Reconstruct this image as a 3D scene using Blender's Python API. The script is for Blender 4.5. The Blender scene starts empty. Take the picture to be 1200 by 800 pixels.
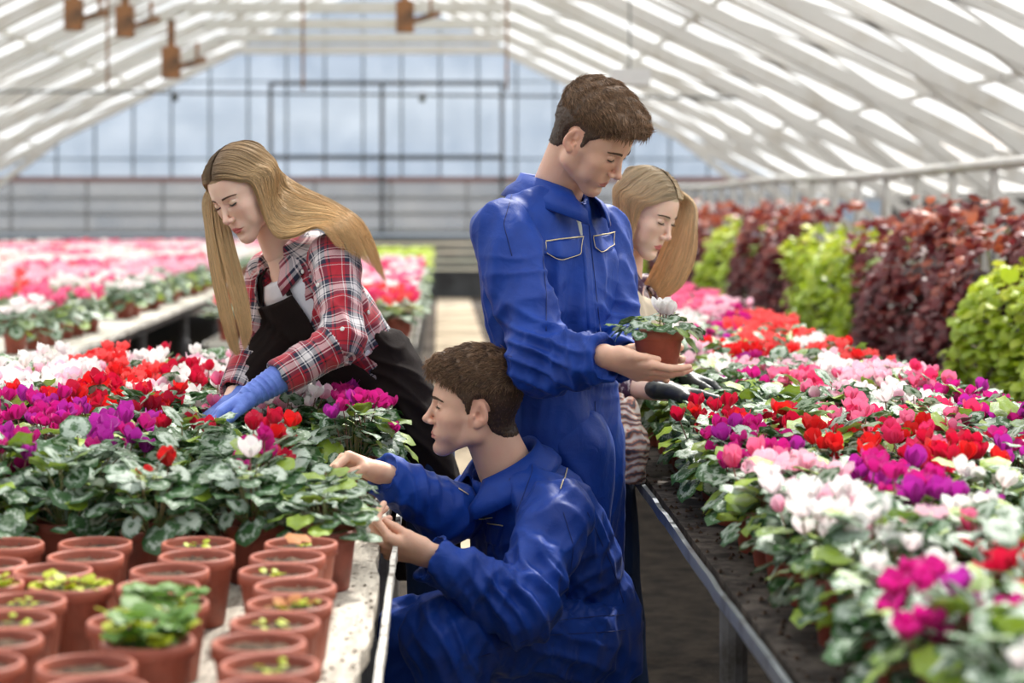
import bpy, bmesh, math, random
import numpy as np
from mathutils import Vector, Matrix
from mathutils.bvhtree import BVHTree

SC = bpy.context.scene
COL = SC.collection
random.seed(7)
RNG = np.random.default_rng(7)

# ------------------------------------------------------------------ camera, sky, sun, exposure
FPX, VX, VY, CAMZ = 2300.0, 515.0, 240.0, 1.42      # focal length in px, vanishing point, eye height
cam_data = bpy.data.cameras.new('camera')
cam = bpy.data.objects.new('camera', cam_data)
COL.objects.link(cam)
cam.location = (0, 0, CAMZ)
cam.rotation_euler = (math.pi / 2, 0, 0)
cam_data.sensor_width = 36
cam_data.lens = 36 * FPX / 1200
cam_data.shift_x = (600 - VX) / 1200
cam_data.shift_y = -(400 - VY) / 1200
cam_data.clip_start = 0.05
cam_data.clip_end = 500
cam_data.dof.use_dof = True
cam_data.dof.focus_distance = 4.55
cam_data.dof.aperture_fstop = 2.9
SC.camera = cam

SC.view_settings.view_transform = 'Standard'
SC.view_settings.look = 'None'
SC.view_settings.gamma = 1
SC.view_settings.use_curve_mapping = False
SC.view_settings.exposure = -0.12
SC.cycles.use_denoising = True
SC.cycles.max_bounces = 7
SC.cycles.transparent_max_bounces = 10
SC.cycles.caustics_reflective = False
SC.cycles.caustics_refractive = False
SC.cycles.sample_clamp_indirect = 6

world = bpy.data.worlds.new('sky')
SC.world = world
world.use_nodes = True
wn = world.node_tree; wn.nodes.clear()
w_out = wn.nodes.new('ShaderNodeOutputWorld')
w_bg = wn.nodes.new('ShaderNodeBackground')
w_tc = wn.nodes.new('ShaderNodeTexCoord')
w_map = wn.nodes.new('ShaderNodeMapping'); w_map.inputs['Scale'].default_value = (1.4, 1.4, 9)
w_noise = wn.nodes.new('ShaderNodeTexNoise'); w_noise.inputs['Scale'].default_value = 2.6; w_noise.inputs['Detail'].default_value = 5
w_cr = wn.nodes.new('ShaderNodeValToRGB')
w_cr.color_ramp.elements[0].position = 0.40; w_cr.color_ramp.elements[0].color = (0, 0, 0, 1)
w_cr.color_ramp.elements[1].position = 0.68; w_cr.color_ramp.elements[1].color = (1, 1, 1, 1)
w_sep = wn.nodes.new('ShaderNodeSeparateXYZ')
w_grad = wn.nodes.new('ShaderNodeValToRGB')
ge = w_grad.color_ramp.elements
ge[0].position = 0.0; ge[0].color = (0.30, 0.38, 0.47, 1)
ge[1].position = 1.0; ge[1].color = (0.78, 0.90, 1.08, 1)
e = w_grad.color_ramp.elements.new(0.07); e.color = (0.24, 0.34, 0.48, 1)
e = w_grad.color_ramp.elements.new(0.30); e.color = (0.80, 0.90, 1.06, 1)
w_mix = wn.nodes.new('ShaderNodeMix'); w_mix.data_type = 'RGBA'
w_mix.inputs[7].default_value = (0.56, 0.61, 0.66, 1)
L = wn.links
L.new(w_tc.outputs['Generated'], w_map.inputs[0]); L.new(w_map.outputs[0], w_noise.inputs['Vector'])
L.new(w_noise.outputs['Fac'], w_cr.inputs[0]); L.new(w_tc.outputs['Generated'], w_sep.inputs[0])
L.new(w_sep.outputs['Z'], w_grad.inputs[0]); L.new(w_grad.outputs[0], w_mix.inputs[6])
L.new(w_cr.outputs[0], w_mix.inputs[0])
L.new(w_mix.outputs[2], w_bg.inputs['Color']); L.new(w_bg.outputs[0], w_out.inputs[0])
w_bg.inputs['Strength'].default_value = 1.0

sun_data = bpy.data.lights.new('sun', 'SUN')
sun_data.energy = 13.0; sun_data.angle = math.radians(5); sun_data.color = (1.0, 0.95, 0.87)
sun = bpy.data.objects.new('sun', sun_data); COL.objects.link(sun)
SUN_FROM = Vector((0.34, 0.72, 0.95)).normalized()          # where the sunlight comes from
sun.rotation_euler = SUN_FROM.to_track_quat('Z', 'Y').to_euler()
sun.location = (6, 4, 12)

def PX(px, py, y):
    """world point seen at pixel (px, py) when it stands y metres from the camera"""
    return Vector(((px - VX) * y / FPX, y, CAMZ - (py - VY) * y / FPX))

# ------------------------------------------------------------------ helpers
def lin(c):
    return tuple(((v / 255) / 12.92 if v <= 10 else (((v / 255) + .055) / 1.055) ** 2.4) for v in c)

def new_mat(name):
    m = bpy.data.materials.new(name); m.use_nodes = True
    nt = m.node_tree
    return m, nt, nt.nodes['Principled BSDF'], nt.nodes['Material Output']

def simple_mat(name, rgb, rough=.6, metal=0, noise=None, bump=None, spec=None, sheen=0, coord='Object', trans=None):
    """rgb in 0..255; noise=(scale, rgb2, lo, hi); bump=(scale, strength, distance)"""
    m, nt, p, out = new_mat(name)
    c = lin(rgb) + (1,)
    p.inputs['Base Color'].default_value = c
    p.inputs['Roughness'].default_value = rough
    p.inputs['Metallic'].default_value = metal
    if spec is not None: p.inputs['Specular IOR Level'].default_value = spec
    if sheen: p.inputs['Sheen Weight'].default_value = sheen
    tc = nt.nodes.new('ShaderNodeTexCoord')
    if noise:
        n = nt.nodes.new('ShaderNodeTexNoise'); n.inputs['Scale'].default_value = noise[0]; n.inputs['Detail'].default_value = 6
        n.inputs['Roughness'].default_value = .65
        nt.links.new(tc.outputs[coord], n.inputs['Vector'])
        r = nt.nodes.new('ShaderNodeMapRange'); r.inputs[1].default_value = noise[2]; r.inputs[2].default_value = noise[3]
        nt.links.new(n.outputs['Fac'], r.inputs[0])
        mx = nt.nodes.new('ShaderNodeMix'); mx.data_type = 'RGBA'
        mx.inputs[6].default_value = c; mx.inputs[7].default_value = lin(noise[1]) + (1,)
        nt.links.new(r.outputs[0], mx.inputs[0]); nt.links.new(mx.outputs[2], p.inputs['Base Color'])
    if bump:
        n = nt.nodes.new('ShaderNodeTexNoise'); n.inputs['Scale'].default_value = bump[0]; n.inputs['Detail'].default_value = 4
        nt.links.new(tc.outputs[coord], n.inputs['Vector'])
        b = nt.nodes.new('ShaderNodeBump'); b.inputs['Strength'].default_value = bump[1]; b.inputs['Distance'].default_value = bump[2]
        nt.links.new(n.outputs['Fac'], b.inputs['Height']); nt.links.new(b.outputs[0], p.inputs['Normal'])
    if trans:
        t = nt.nodes.new('ShaderNodeBsdfTranslucent')
        src = p.inputs['Base Color']
        if src.is_linked: nt.links.new(src.links[0].from_socket, t.inputs[0])
        else: t.inputs[0].default_value = c
        ms = nt.nodes.new('ShaderNodeMixShader'); ms.inputs[0].default_value = trans
        nt.links.new(p.outputs[0], ms.inputs[1]); nt.links.new(t.outputs[0], ms.inputs[2]); nt.links.new(ms.outputs[0], out.inputs[0])
    return m

class MB:
    """collects vertices and faces, links them as one mesh object"""
    def __init__(s): s.v = []; s.f = []; s.mi = []
    def add(s, vs, fs, mi=0):
        o = len(s.v); s.v.extend([tuple(v) for v in vs]); s.f.extend([tuple(i + o for i in f) for f in fs]); s.mi.extend([mi] * len(fs)); return s
    def box(s, x0, x1, y0, y1, z0, z1, mi=0):
        v = [(x, y, z) for z in (z0, z1) for y in (y0, y1) for x in (x0, x1)]
        return s.add(v, [(0, 2, 3, 1), (4, 5, 7, 6), (0, 1, 5, 4), (2, 6, 7, 3), (0, 4, 6, 2), (1, 3, 7, 5)], mi)
    def bar(s, a, b, w, h=None, mi=0, up=(0, 0, 1)):
        """rectangular bar from a to b"""
        h = h or w
        a = Vector(a); b = Vector(b); d = (b - a).normalized(); u = Vector(up)
        if abs(d.dot(u)) > .98: u = Vector((0, 1, 0))
        r = d.cross(u).normalized(); u = r.cross(d)
        v = [p + r * sx * w / 2 + u * sy * h / 2 for p in (a, b) for sx, sy in ((-1, -1), (1, -1), (1, 1), (-1, 1))]
        return s.add(v, [(0, 1, 2, 3), (7, 6, 5, 4), (0, 4, 5, 1), (1, 5, 6, 2), (2, 6, 7, 3), (3, 7, 4, 0)], mi)
    def tube(s, pts, r, n=8, mi=0, cap=True):
        pts = [Vector(p) for p in pts]
        rs = r if isinstance(r, (list, tuple)) else [r] * len(pts)
        rings = []; prev = None
        for i, p in enumerate(pts):
            d = (pts[min(i + 1, len(pts) - 1)] - pts[max(i - 1, 0)])
            d = d.normalized() if d.length > 1e-9 else Vector((0, 0, 1))
            if prev is None:
                prev = d.cross(Vector((0, 0, 1)) if abs(d.z) < .9 else Vector((1, 0, 0))).normalized()
            u = (prev - d * prev.dot(d)).normalized(); prev = u; w = d.cross(u)
            rings.append([p + (u * math.cos(t) + w * math.sin(t)) * rs[i] for t in [2 * math.pi * k / n for k in range(n)]])
        vs = [q for ring in rings for q in ring]
        fs = [(i * n + k, i * n + (k + 1) % n, (i + 1) * n + (k + 1) % n, (i + 1) * n + k) for i in range(len(pts) - 1) for k in range(n)]
        if cap: fs += [tuple(range(n))[::-1], tuple((len(pts) - 1) * n + k for k in range(n))]
        return s.add(vs, fs, mi)
    def lathe(s, prof, n=24, c=(0, 0, 0), mi=0):
        vs = [(c[0] + r * math.cos(2 * math.pi * k / n), c[1] + r * math.sin(2 * math.pi * k / n), c[2] + z) for r, z in prof for k in range(n)]
        fs = [(i * n + k, i * n + (k + 1) % n, (i + 1) * n + (k + 1) % n, (i + 1) * n + k) for i in range(len(prof) - 1) for k in range(n)]
        return s.add(vs, fs, mi)
    def mesh(s, name, mats, smooth=False):
        me = bpy.data.meshes.new(name); me.from_pydata(s.v, [], s.f)
        for m in (mats if isinstance(mats, (list, tuple)) else [mats]): me.materials.append(m)
        me.polygons.foreach_set('material_index', s.mi)
        if smooth: me.polygons.foreach_set('use_smooth', [True] * len(s.f))
        me.update(); return me
    def build(s, name, mats, parent=None, smooth=False, **kw):
        return link(name, s.mesh(name, mats, smooth), parent, **kw)

def link(name, data, parent=None, loc=None, label=None, cat=None, group=None, kind=None):
    o = bpy.data.objects.new(name, data); COL.objects.link(o)
    if parent is not None: o.parent = parent
    if loc is not None: o.location = loc
    tag(o, label, cat, group, kind); return o

def tag(o, label=None, cat=None, group=None, kind=None):
    if label: o['label'] = label
    if cat: o['category'] = cat
    if group: o['group'] = group
    if kind: o['kind'] = kind
    return o

def thing(name, label, cat, loc=(0, 0, 0), rz=0, group=None):
    o = bpy.data.objects.new(name, None); COL.objects.link(o); o.location = loc; o.rotation_euler = (0, 0, rz)
    o.empty_display_size = .1
    return tag(o, label, cat, group)

ONES = ['', 'first', 'second', 'third', 'fourth', 'fifth', 'sixth', 'seventh', 'eighth', 'ninth', 'tenth', 'eleventh', 'twelfth',
        'thirteenth', 'fourteenth', 'fifteenth', 'sixteenth', 'seventeenth', 'eighteenth', 'nineteenth']
def ordinal(n):
    if n < 20: return ONES[n]
    t, o = divmod(n, 10)
    base = ['', '', 'twent', 'thirt', 'fort', 'fift', 'sixt', 'sevent', 'eight', 'ninet'][t]
    return base + 'ieth' if o == 0 else base + 'y-' + ONES[o]
# ================================================================== THE GREENHOUSE
XC = -1.0; YB = 30.0; YF = 1.0                                    # centre line, end wall, near end of what is built
EAVE_X, EAVE_Z = 6.7, 1.56
def roof_z(x): return 4.82 - .486 * abs(x - XC)

M_frame = simple_mat('painted_steel', (190, 188, 184), .55, noise=(3.0, (170, 162, 150), .5, .75))
M_dark = simple_mat('dark_steel', (66, 72, 78), .5, noise=(4, (90, 88, 84), .5, .7))
M_rust = simple_mat('rusty_steel', (142, 98, 62), .8, noise=(9, (94, 70, 52), .4, .6))
M_redbar = simple_mat('red_oxide_bar', (128, 96, 92), .7)

def glass_mat(name, frost, tint, frost_col):
    m, nt, p, out = new_mat(name); nt.nodes.remove(p)
    tr = nt.nodes.new('ShaderNodeBsdfTransparent'); tr.inputs[0].default_value = tint + (1,)
    tl = nt.nodes.new('ShaderNodeBsdfTranslucent'); tl.inputs[0].default_value = frost_col + (1,)
    gl = nt.nodes.new('ShaderNodeBsdfGlossy'); gl.inputs['Roughness'].default_value = .12
    tc = nt.nodes.new('ShaderNodeTexCoord')
    n = nt.nodes.new('ShaderNodeTexNoise'); n.inputs['Scale'].default_value = 1.7; n.inputs['Detail'].default_value = 6
    r = nt.nodes.new('ShaderNodeMapRange'); r.inputs[1].default_value = .35; r.inputs[2].default_value = .7
    r.inputs[3].default_value = frost * .7; r.inputs[4].default_value = min(1, frost * 1.3)
    nt.links.new(tc.outputs['Object'], n.inputs['Vector']); nt.links.new(n.outputs['Fac'], r.inputs[0])
    m1 = nt.nodes.new('ShaderNodeMixShader'); nt.links.new(r.outputs[0], m1.inputs[0])
    nt.links.new(tr.outputs[0], m1.inputs[1]); nt.links.new(tl.outputs[0], m1.inputs[2])
    m2 = nt.nodes.new('ShaderNodeMixShader'); m2.inputs[0].default_value = .04
    nt.links.new(m1.outputs[0], m2.inputs[1]); nt.links.new(gl.outputs[0], m2.inputs[2]); nt.links.new(m2.outputs[0], out.inputs[0])
    return m
M_roofglass = glass_mat('whitewashed_glass', .52, (.96, .98, 1), (.95, .95, .93))
M_wallglass = glass_mat('dusty_glass', .16, (.82, .90, 1), (.80, .88, 1))
M_sideglass = glass_mat('clear_side_glass', .05, (.9, .92, .94), (.8, .85, .9))
M_lowglass = glass_mat('grimy_glass', .62, (.55, .57, .60), (.20, .205, .215))

# floor: dark earth under the benches and a concrete path down the aisle
m, nt, p, out = new_mat('dark_earth')
tc = nt.nodes.new('ShaderNodeTexCoord')
n1 = nt.nodes.new('ShaderNodeTexNoise'); n1.inputs['Scale'].default_value = 9; n1.inputs['Detail'].default_value = 10; n1.inputs['Roughness'].default_value = .7
cr = nt.nodes.new('ShaderNodeValToRGB'); cr.color_ramp.elements[0].position = .35; cr.color_ramp.elements[0].color = lin((38, 30, 26)) + (1,)
cr.color_ramp.elements[1].position = .72; cr.color_ramp.elements[1].color = lin((104, 90, 76)) + (1,)
bp = nt.nodes.new('ShaderNodeBump'); bp.inputs['Distance'].default_value = .04; bp.inputs['Strength'].default_value = .9
nt.links.new(tc.outputs['Object'], n1.inputs[0]); nt.links.new(n1.outputs['Fac'], cr.inputs[0]); nt.links.new(cr.outputs[0], p.inputs['Base Color'])
nt.links.new(n1.outputs['Fac'], bp.inputs['Height']); nt.links.new(bp.outputs[0], p.inputs['Normal']); p.inputs['Roughness'].default_value = .95
M_earth = m
M_path = simple_mat('worn_concrete', (186, 168, 142), .85, noise=(2.4, (140, 124, 104), .42, .66), bump=(40, .4, .01))
f = MB().box(-9, 9, -3, 34, -.1, 0)
f.build('floor', M_earth, kind='structure')
f = MB(); f.box(-.04, .46, -1, 29.5, 0, .015)
for k in range(16): f.box(-.04, .46, k * 1.9 - 1, k * 1.9 - .98, .0151, .017)
f.build('floor_path', M_path, kind='structure', label='pale concrete path between the benches')

# end wall: low dark plinth, grimy lower glazing, bars, clear glazing above
mb = MB().box(XC - EAVE_X, XC + EAVE_X, YB, YB + .15, 0, .42)
mb.build('wall_back', simple_mat('plinth', (74, 76, 78), .8, noise=(2, (48, 48, 50), .4, .6)), kind='structure')
mb = MB()
for k in range(4): mb.box(XC - EAVE_X, XC + EAVE_X, YB - .06, YB, .46 + k * .13, .55 + k * .13)
mb.build('trim_1', simple_mat('plinth_boards', (92, 94, 96), .7, noise=(1.5, (60, 60, 62), .4, .65)), kind='structure')
mb = MB().add([(XC - EAVE_X, YB, .98), (XC + EAVE_X, YB, .98), (XC + EAVE_X, YB, 1.78), (XC - EAVE_X, YB, 1.78)], [(0, 1, 2, 3)])
mb.build('window_1', M_lowglass, kind='structure')
mb = MB()
for z in (1.02, 1.28, 1.52): mb.box(XC - EAVE_X, XC + EAVE_X, YB - .05, YB, z - .03, z + .03)
x = XC - EAVE_X
while x <= XC + EAVE_X: mb.box(x - .02, x + .02, YB - .07, YB - .05, .98, 1.8); x += 1.16
mb.build('trim_2', simple_mat('grey_bars', (128, 130, 132), .6), kind='structure')
mb = MB().box(XC - EAVE_X, XC + EAVE_X, YB - .08, YB, 1.76, 1.85)
mb.build('trim_3', M_redbar, kind='structure')
# upper glazing follows the roof slope
V = [(XC - EAVE_X, YB, 1.85)]
for xx in (-EAVE_X, 0, EAVE_X): V.append((XC + xx, YB, max(1.86, roof_z(XC + xx))))
V.append((XC + EAVE_X, YB, 1.85))
MB().add(V, [tuple(range(len(V)))]).build('window_2', M_wallglass, kind='structure')
mb = MB(); x = XC - EAVE_X + .1
while x < XC + EAVE_X:
    if roof_z(x) > 1.9: mb.box(x - .018, x + .018, YB - .05, YB - .005, 1.85, roof_z(x))
    x += .585
for z, w in ((2.12, .03), (3.30, .025), (3.9, .04)):
    half = (4.82 - z) / .486
    half = min(half, EAVE_X)
    mb.box(XC - half, XC + half, YB - .07, YB - .05, z - w / 2, z + w / 2)
mb.build('trim_4', simple_mat('glazing_bars', (98, 112, 124), .5), kind='structure')
# dark steel door frame set in the end wall
mb = MB()
zt = CAMZ + (VY - 98) * YB / FPX; zb = CAMZ + (VY - 184) * YB / FPX
for px in (318, 448, 588):
    xx = (px - VX) * YB / FPX; mb.box(xx - .028, xx + .028, YB - .16, YB - .08, .98 if px == 448 else .5, zt)
mb.box((318 - VX) * YB / FPX, (588 - VX) * YB / FPX, YB - .16, YB - .08, zt - .03, zt + .03)
mb.box((318 - VX) * YB / FPX, (588 - VX) * YB / FPX, YB - .16, YB - .08, zb - .028, zb + .028)
mb.build('door_1', M_dark, kind='structure')

# roof and side glazing
for side, s in (('left', -1), ('right', 1)):
    x1 = XC + s * EAVE_X
    MB().add([(XC, YF, 4.82), (x1, YF, EAVE_Z), (x1, YB, EAVE_Z), (XC, YB, 4.82)], [(0, 1, 2, 3)]).build('ceiling_' + side, M_roofglass, kind='structure')
    MB().add([(x1, YF, .6), (x1, YB, .6), (x1, YB, EAVE_Z), (x1, YF, EAVE_Z)], [(0, 1, 2, 3)]).build('window_3' if s < 0 else 'window_4', M_sideglass, kind='structure')
    mb = MB().box(min(x1, x1 + s * .12), max(x1, x1 + s * .12), YF, YB, 0, .6)
    mb.build('wall_' + side, simple_mat('side_wall_' + side, (150, 138, 122), .85, noise=(1.3, (92, 78, 62), .42, .6)), kind='structure')
    # purlins along the length under the roof glass, glazing bars down the slope
    mb = MB()
    for t in (.0, .25, .5, .75, 1.0):
        xx = XC + s * EAVE_X * t
        mb.bar((xx, YF, roof_z(xx) - .05), (xx, YB, roof_z(xx) - .05), .035, .05)
    mb.build('trim_5' if s < 0 else 'trim_6', M_frame, kind='structure')
    mb = MB(); y = YF + 1
    while y < YB:
        mb.bar((XC, y, 4.80), (x1, y, EAVE_Z - .02), .03, .03); y += 2.0
    mb.build('trim_7' if s < 0 else 'trim_8', M_frame, kind='structure')

# trusses: one object each
yk = 6.0; n_t = 0
while yk < YB:
    n_t += 1
    mb = MB()
    for s in (-1, 1):
        K = (XC + s * 1.9, yk, 3.63); E = (XC + s * 5.5, yk, 1.86); B = (XC + s * 6.55, yk, .05); T = (XC + s * 6.6, yk, 1.55)
        U0 = (XC, yk, 4.70)
        mb.bar(K, E, .10, .12); mb.bar(U0, T, .05, .06); mb.bar(E, T, .06)
        mb.bar((XC + s * 4.35, yk, 2.42), (XC + s * 6.15, yk, 1.05), .085)
        mb.bar((XC + s * 3.1, yk, 3.05), (XC + s * 4.35, yk, roof_z(XC + s * 4.35) - .1), .03)
        mb.bar((XC + s * 4.9, yk, 2.15), (XC + s * 3.9, yk, roof_z(XC + s * 3.9) - .1), .03)
        mb.bar(K, (XC + s * 2.6, yk, roof_z(XC + s * 2.6) - .1), .03)
        mb.bar(K, (XC + s * 1.0, yk, roof_z(XC + s * 1.0) - .1), .03)
        mb.bar((XC + s * 6.15, yk, 1.05), (XC + s * 6.15, yk, 0), .085)
    mb.bar((XC - 1.9, yk, 3.63), (XC + 1.9, yk, 3.63), .10, .12)
    mb.build('roof_truss', M_frame, kind='structure')
    yk += 2.0

# slack cable with pulleys across the house, and thin hangers
mb = MB(); yc = 20.0
for i in range(10):
    a, b = PX(-100 + i * 100, 106 + i * .9, yc), PX(i * 100, 106 + (i + 1) * .9, yc)
    mb.tube([a, b], .014, 6)
cb = mb.build('shade_cable', M_dark, label='thin dark cable strung level across the greenhouse under the trusses', cat='cable')
for px, py in ((205, 113), (495, 114)):
    mb = MB(); c = PX(px, py, yc)
    mb.tube([c + Vector((-.03, 0, 0)), c + Vector((.03, 0, 0))], [.05, .05], 12)
    mb.build('pulley', M_dark, cb)
for px, w in ((126, 'left'), (355, 'middle'), (594, 'right')):
    a = PX(px, 106, 19.9); b = Vector((a.x, a.y, roof_z(a.x) - .1))
    MB().tube([a, b], .016, 6).build('hanging_rod', M_rust, label='thin rusty rod hanging from the roof to the dark cable, %s one of three' % w, cat='rod', group='rods holding the cable')
for px, py, nm in ((88, 20, 'leftmost'), (148, 28, 'second from left'), (202, 76, 'lowest, beside the left roof slope'), (476, 22, 'above the middle of the end wall')):
    c = PX(px, py, 17.5); t = thing('roof_bracket', 'rusty brown bracket clamped under the roof beams, ' + nm, 'bracket', c, group='rusty brackets in the roof')
    MB().box(-.09, .07, -.06, .06, -.12, .16).box(-.04, .02, -.03, .03, .16, .40).build('bracket_body', M_rust, t)
    MB().bar((.06, 0, -.02), (.30, 0, .05), .05).bar((.22, 0, .03), (.22, 0, .20), .03).build('bracket_arm', M_rust, t)
c = PX(738, 90, 15)
t = thing('lamp_housing', 'pale grey box lamp hanging under the right roof slope', 'lamp', c)
MB().box(-.15, .15, -.1, .1, -.07, .06).build('housing', simple_mat('lamp_grey', (205, 205, 205), .5), t)
MB().box(-.006, .006, -.006, .006, .06, .9).build('hanger', M_dark, t)

# white rail on splayed legs behind the hedge
rail_y0, rail_y1 = 6.0, 28.0
t = thing('heating_rail', 'long white painted pipe rail on splayed legs behind the leafy hedge', 'railing', (2.98, rail_y0, 0))
def rz_(y): return 1.63 + .012 * math.sin(y * .8) + (0.03 if y < 9 else 0)
MB().tube([(0, y - rail_y0, rz_(y)) for y in np.arange(rail_y0, rail_y1, .5)], .032, 10).build('rail_pipe', M_frame, t, smooth=True)
y = rail_y0 + .3
while y < rail_y1 - .3:
    for s in (-1, 1):
        MB().bar((0, y - rail_y0, rz_(y) - .02), (0, y - rail_y0 + s * .24, .75), .035).build('rail_leg', M_frame, t)
    y += .85
MB().box(-.05, .05, 0, rail_y1 - rail_y0, .7, .76).build('lower_beam', M_frame, t)
for y in np.arange(rail_y0 + .5, rail_y1, 3.0): MB().box(-.04, .04, y - rail_y0 - .04, y - rail_y0 + .04, 0, .7).build('post', M_frame, t)

# brown sheds and bare ground seen beyond the right side glass
M_out = simple_mat('outdoor_ground', (120, 108, 88), .95, noise=(.4, (80, 82, 60), .4, .6))
MB().box(-60, 60, -8, 90, -.3, -.12).build('ground', M_out, kind='structure')
for i, (y0, y1, h, c) in enumerate(((14, 22, 2.5, (104, 82, 64)), (24, 33, 2.9, (126, 104, 84)), (35, 47, 2.6, (92, 76, 66)))):
    t = thing('shed', ['dark brown board shed beyond the right glass, nearest', 'tan board shed beyond the right glass, middle', 'grey brown shed beyond the right glass, farthest'][i], 'shed', (9.6 + i * .6, y0, -.12), group='sheds outside')
    MB().box(0, 4, 0, y1 - y0, 0, h).build('shed_wall', simple_mat('boards%d' % i, c, .85, noise=(2, tuple(v * .6 for v in c), .4, .6)), t)
    MB().add([(-.3, -.3, h), (4.3, -.3, h), (4.3, y1 - y0 + .3, h), (-.3, y1 - y0 + .3, h), (2, -.3, h + .8), (2, y1 - y0 + .3, h + .8)], [(0, 4, 5, 3), (1, 2, 5, 4), (0, 1, 4), (2, 3, 5), (0, 3, 2, 1)]).build('shed_roof', M_rust, t)

# ================================================================== BENCHES
BZ = .72
m, nt, p, out = new_mat('weathered_board')
tc = nt.nodes.new('ShaderNodeTexCoord'); mp = nt.nodes.new('ShaderNodeMapping'); mp.inputs['Scale'].default_value = (9, 1.2, 3)
n1 = nt.nodes.new('ShaderNodeTexNoise'); n1.inputs['Scale'].default_value = 3; n1.inputs['Detail'].default_value = 9; n1.inputs['Roughness'].default_value = .7
cr = nt.nodes.new('ShaderNodeValToRGB'); cr.color_ramp.elements[0].position = .30; cr.color_ramp.elements[0].color = lin((112, 102, 90)) + (1,)
cr.color_ramp.elements[1].position = .55; cr.color_ramp.elements[1].color = lin((206, 198, 184)) + (1,)
n2 = nt.nodes.new('ShaderNodeTexNoise'); n2.inputs['Scale'].default_value = 60; n2.inputs['Detail'].default_value = 3
cr2 = nt.nodes.new('ShaderNodeValToRGB'); cr2.color_ramp.elements[0].position = .33; cr2.color_ramp.elements[0].color = (.12, .09, .07, 1); cr2.color_ramp.elements[1].position = .40; cr2.color_ramp.elements[1].color = (1, 1, 1, 1)
mu = nt.nodes.new('ShaderNodeMix'); mu.data_type = 'RGBA'; mu.blend_type = 'MULTIPLY'; mu.inputs[0].default_value = .8
nt.links.new(tc.outputs['Object'], mp.inputs[0]); nt.links.new(mp.outputs[0], n1.inputs[0]); nt.links.new(n1.outputs['Fac'], cr.inputs[0])
nt.links.new(tc.outputs['Object'], n2.inputs[0]); nt.links.new(n2.outputs['Fac'], cr2.inputs[0])
nt.links.new(cr.outputs[0], mu.inputs[6]); nt.links.new(cr2.outputs[0], mu.inputs[7]); nt.links.new(mu.outputs[2], p.inputs['Base Color'])
bp = nt.nodes.new('ShaderNodeBump'); bp.inputs['Distance'].default_value = .004; nt.links.new(n1.outputs['Fac'], bp.inputs['Height']); nt.links.new(bp.outputs[0], p.inputs['Normal'])
p.inputs['Roughness'].default_value = .85
M_board = m
M_slab = simple_mat('peaty_slab', (96, 86, 78), .9, noise=(14, (44, 36, 30), .42, .58), bump=(60, .6, .006))
M_whiteboard = simple_mat('pale_bench_top', (208, 204, 192), .8, noise=(3, (160, 154, 140), .45, .7))
M_edge = simple_mat('galvanised_edge', (176, 182, 188), .38, metal=.75, noise=(12, (120, 120, 122), .5, .7))
M_edgew = simple_mat('chalky_edge', (214, 210, 202), .7, noise=(20, (110, 98, 84), .5, .62))
M_leg = simple_mat('grey_bench_leg', (104, 104, 106), .7, noise=(8, (66, 62, 58), .45, .65))

def bench(label, x0, x1, y0, y1, top_mat, edge_mat, legs, ragged=0, boards=1):
    t = thing('plant_bench', label, 'bench', ((x0 + x1) / 2, y0, 0))
    hw = (x1 - x0) / 2; Ly = y1 - y0
    mb = MB()
    for b in range(boards):
        a = -hw + .02 + b * (2 * hw - .04) / boards; c = a + (2 * hw - .04) / boards - (.004 if boards > 1 else 0)
        ny = max(2, int(Ly / .05)) if ragged and b == boards - 1 else 1
        vs = []; fs = []
        rr = random.Random(5); wob = 0
        for i in range(ny + 1):
            if ragged and b == boards - 1:
                wob = .75 * wob + rr.uniform(-1, 1) * ragged * .5
                dx = min(0, -.005 + wob)
            else: dx = 0
            yy = Ly * i / ny
            vs += [(a, yy, BZ - .03), (c + dx, yy, BZ - .03), (c + dx, yy, BZ), (a, yy, BZ)]
        for i in range(ny):
            o = i * 4
            fs += [(o + 3, o + 2, o + 6, o + 7), (o, o + 4, o + 5, o + 1), (o + 1, o + 5, o + 6, o + 2), (o, o + 3, o + 7, o + 4)]
        fs += [(0, 1, 2, 3), (ny * 4 + 3, ny * 4 + 2, ny * 4 + 1, ny * 4)]
        mb.add(vs, fs)
    mb.build('bench_top', top_mat, t)
    for s in (-1, 1):
        rr = random.Random(3); pts = [(s * hw + rr.uniform(-.0015, .0015), yy, BZ - .012 + rr.uniform(-.002, .002)) for yy in np.arange(0, Ly + .01, .12)]
        mb = MB()
        for a, b in zip(pts, pts[1:]): mb.bar(a, b, .010, .026)
        mb.build('edge_rail', edge_mat, t)
    mb = MB()
    mb.box(-hw + .06, hw - .06, 0.1, Ly - .1, BZ - .09, BZ - .03); mb.build('bearer', M_leg, t)
    for yy in legs:
        for s in (-1, 1):
            xx = s * (hw - .07)
            l = MB().tube([(xx, yy - y0, 0), (xx, yy - y0, BZ - .09)], .028, 12).build('leg', M_leg, t, smooth=False)
            MB().tube([(xx, yy - y0, 0), (xx, yy - y0, .45), (xx, yy - y0, .46)], [.040, .040, .03], 12).build('leg_sleeve', M_leg, l)
    return t
LX1 = -.092; LX0 = -1.24                                            # the left bench
bench('weathered pale board bench on the left holding the cyclamens and empty pots', LX0, LX1, 1.6, 6.35, M_board, M_edgew, (2.6, 4.4, 6.0), ragged=.012, boards=1)
bench('right bench with galvanised edge, crowded with flowering cyclamens', .51, 1.46, 1.3, 14.0, M_slab, M_edge, (2.5, 3.87, 6.2, 8.6, 11, 13.4))
bench('far bench in line with the left one, white edged, beside the path', -1.2, -.12, 10.0, 25.0, M_whiteboard, M_edgew, (10.4, 13, 16, 19, 22, 24.5))
bench('wide pale bench on the far left with flower rows', -5.6, -1.75, 5.8, 26.0, M_whiteboard, M_edgew, (6.2, 7.6, 9, 10.5, 12, 14, 16, 19, 22, 25))
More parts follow.
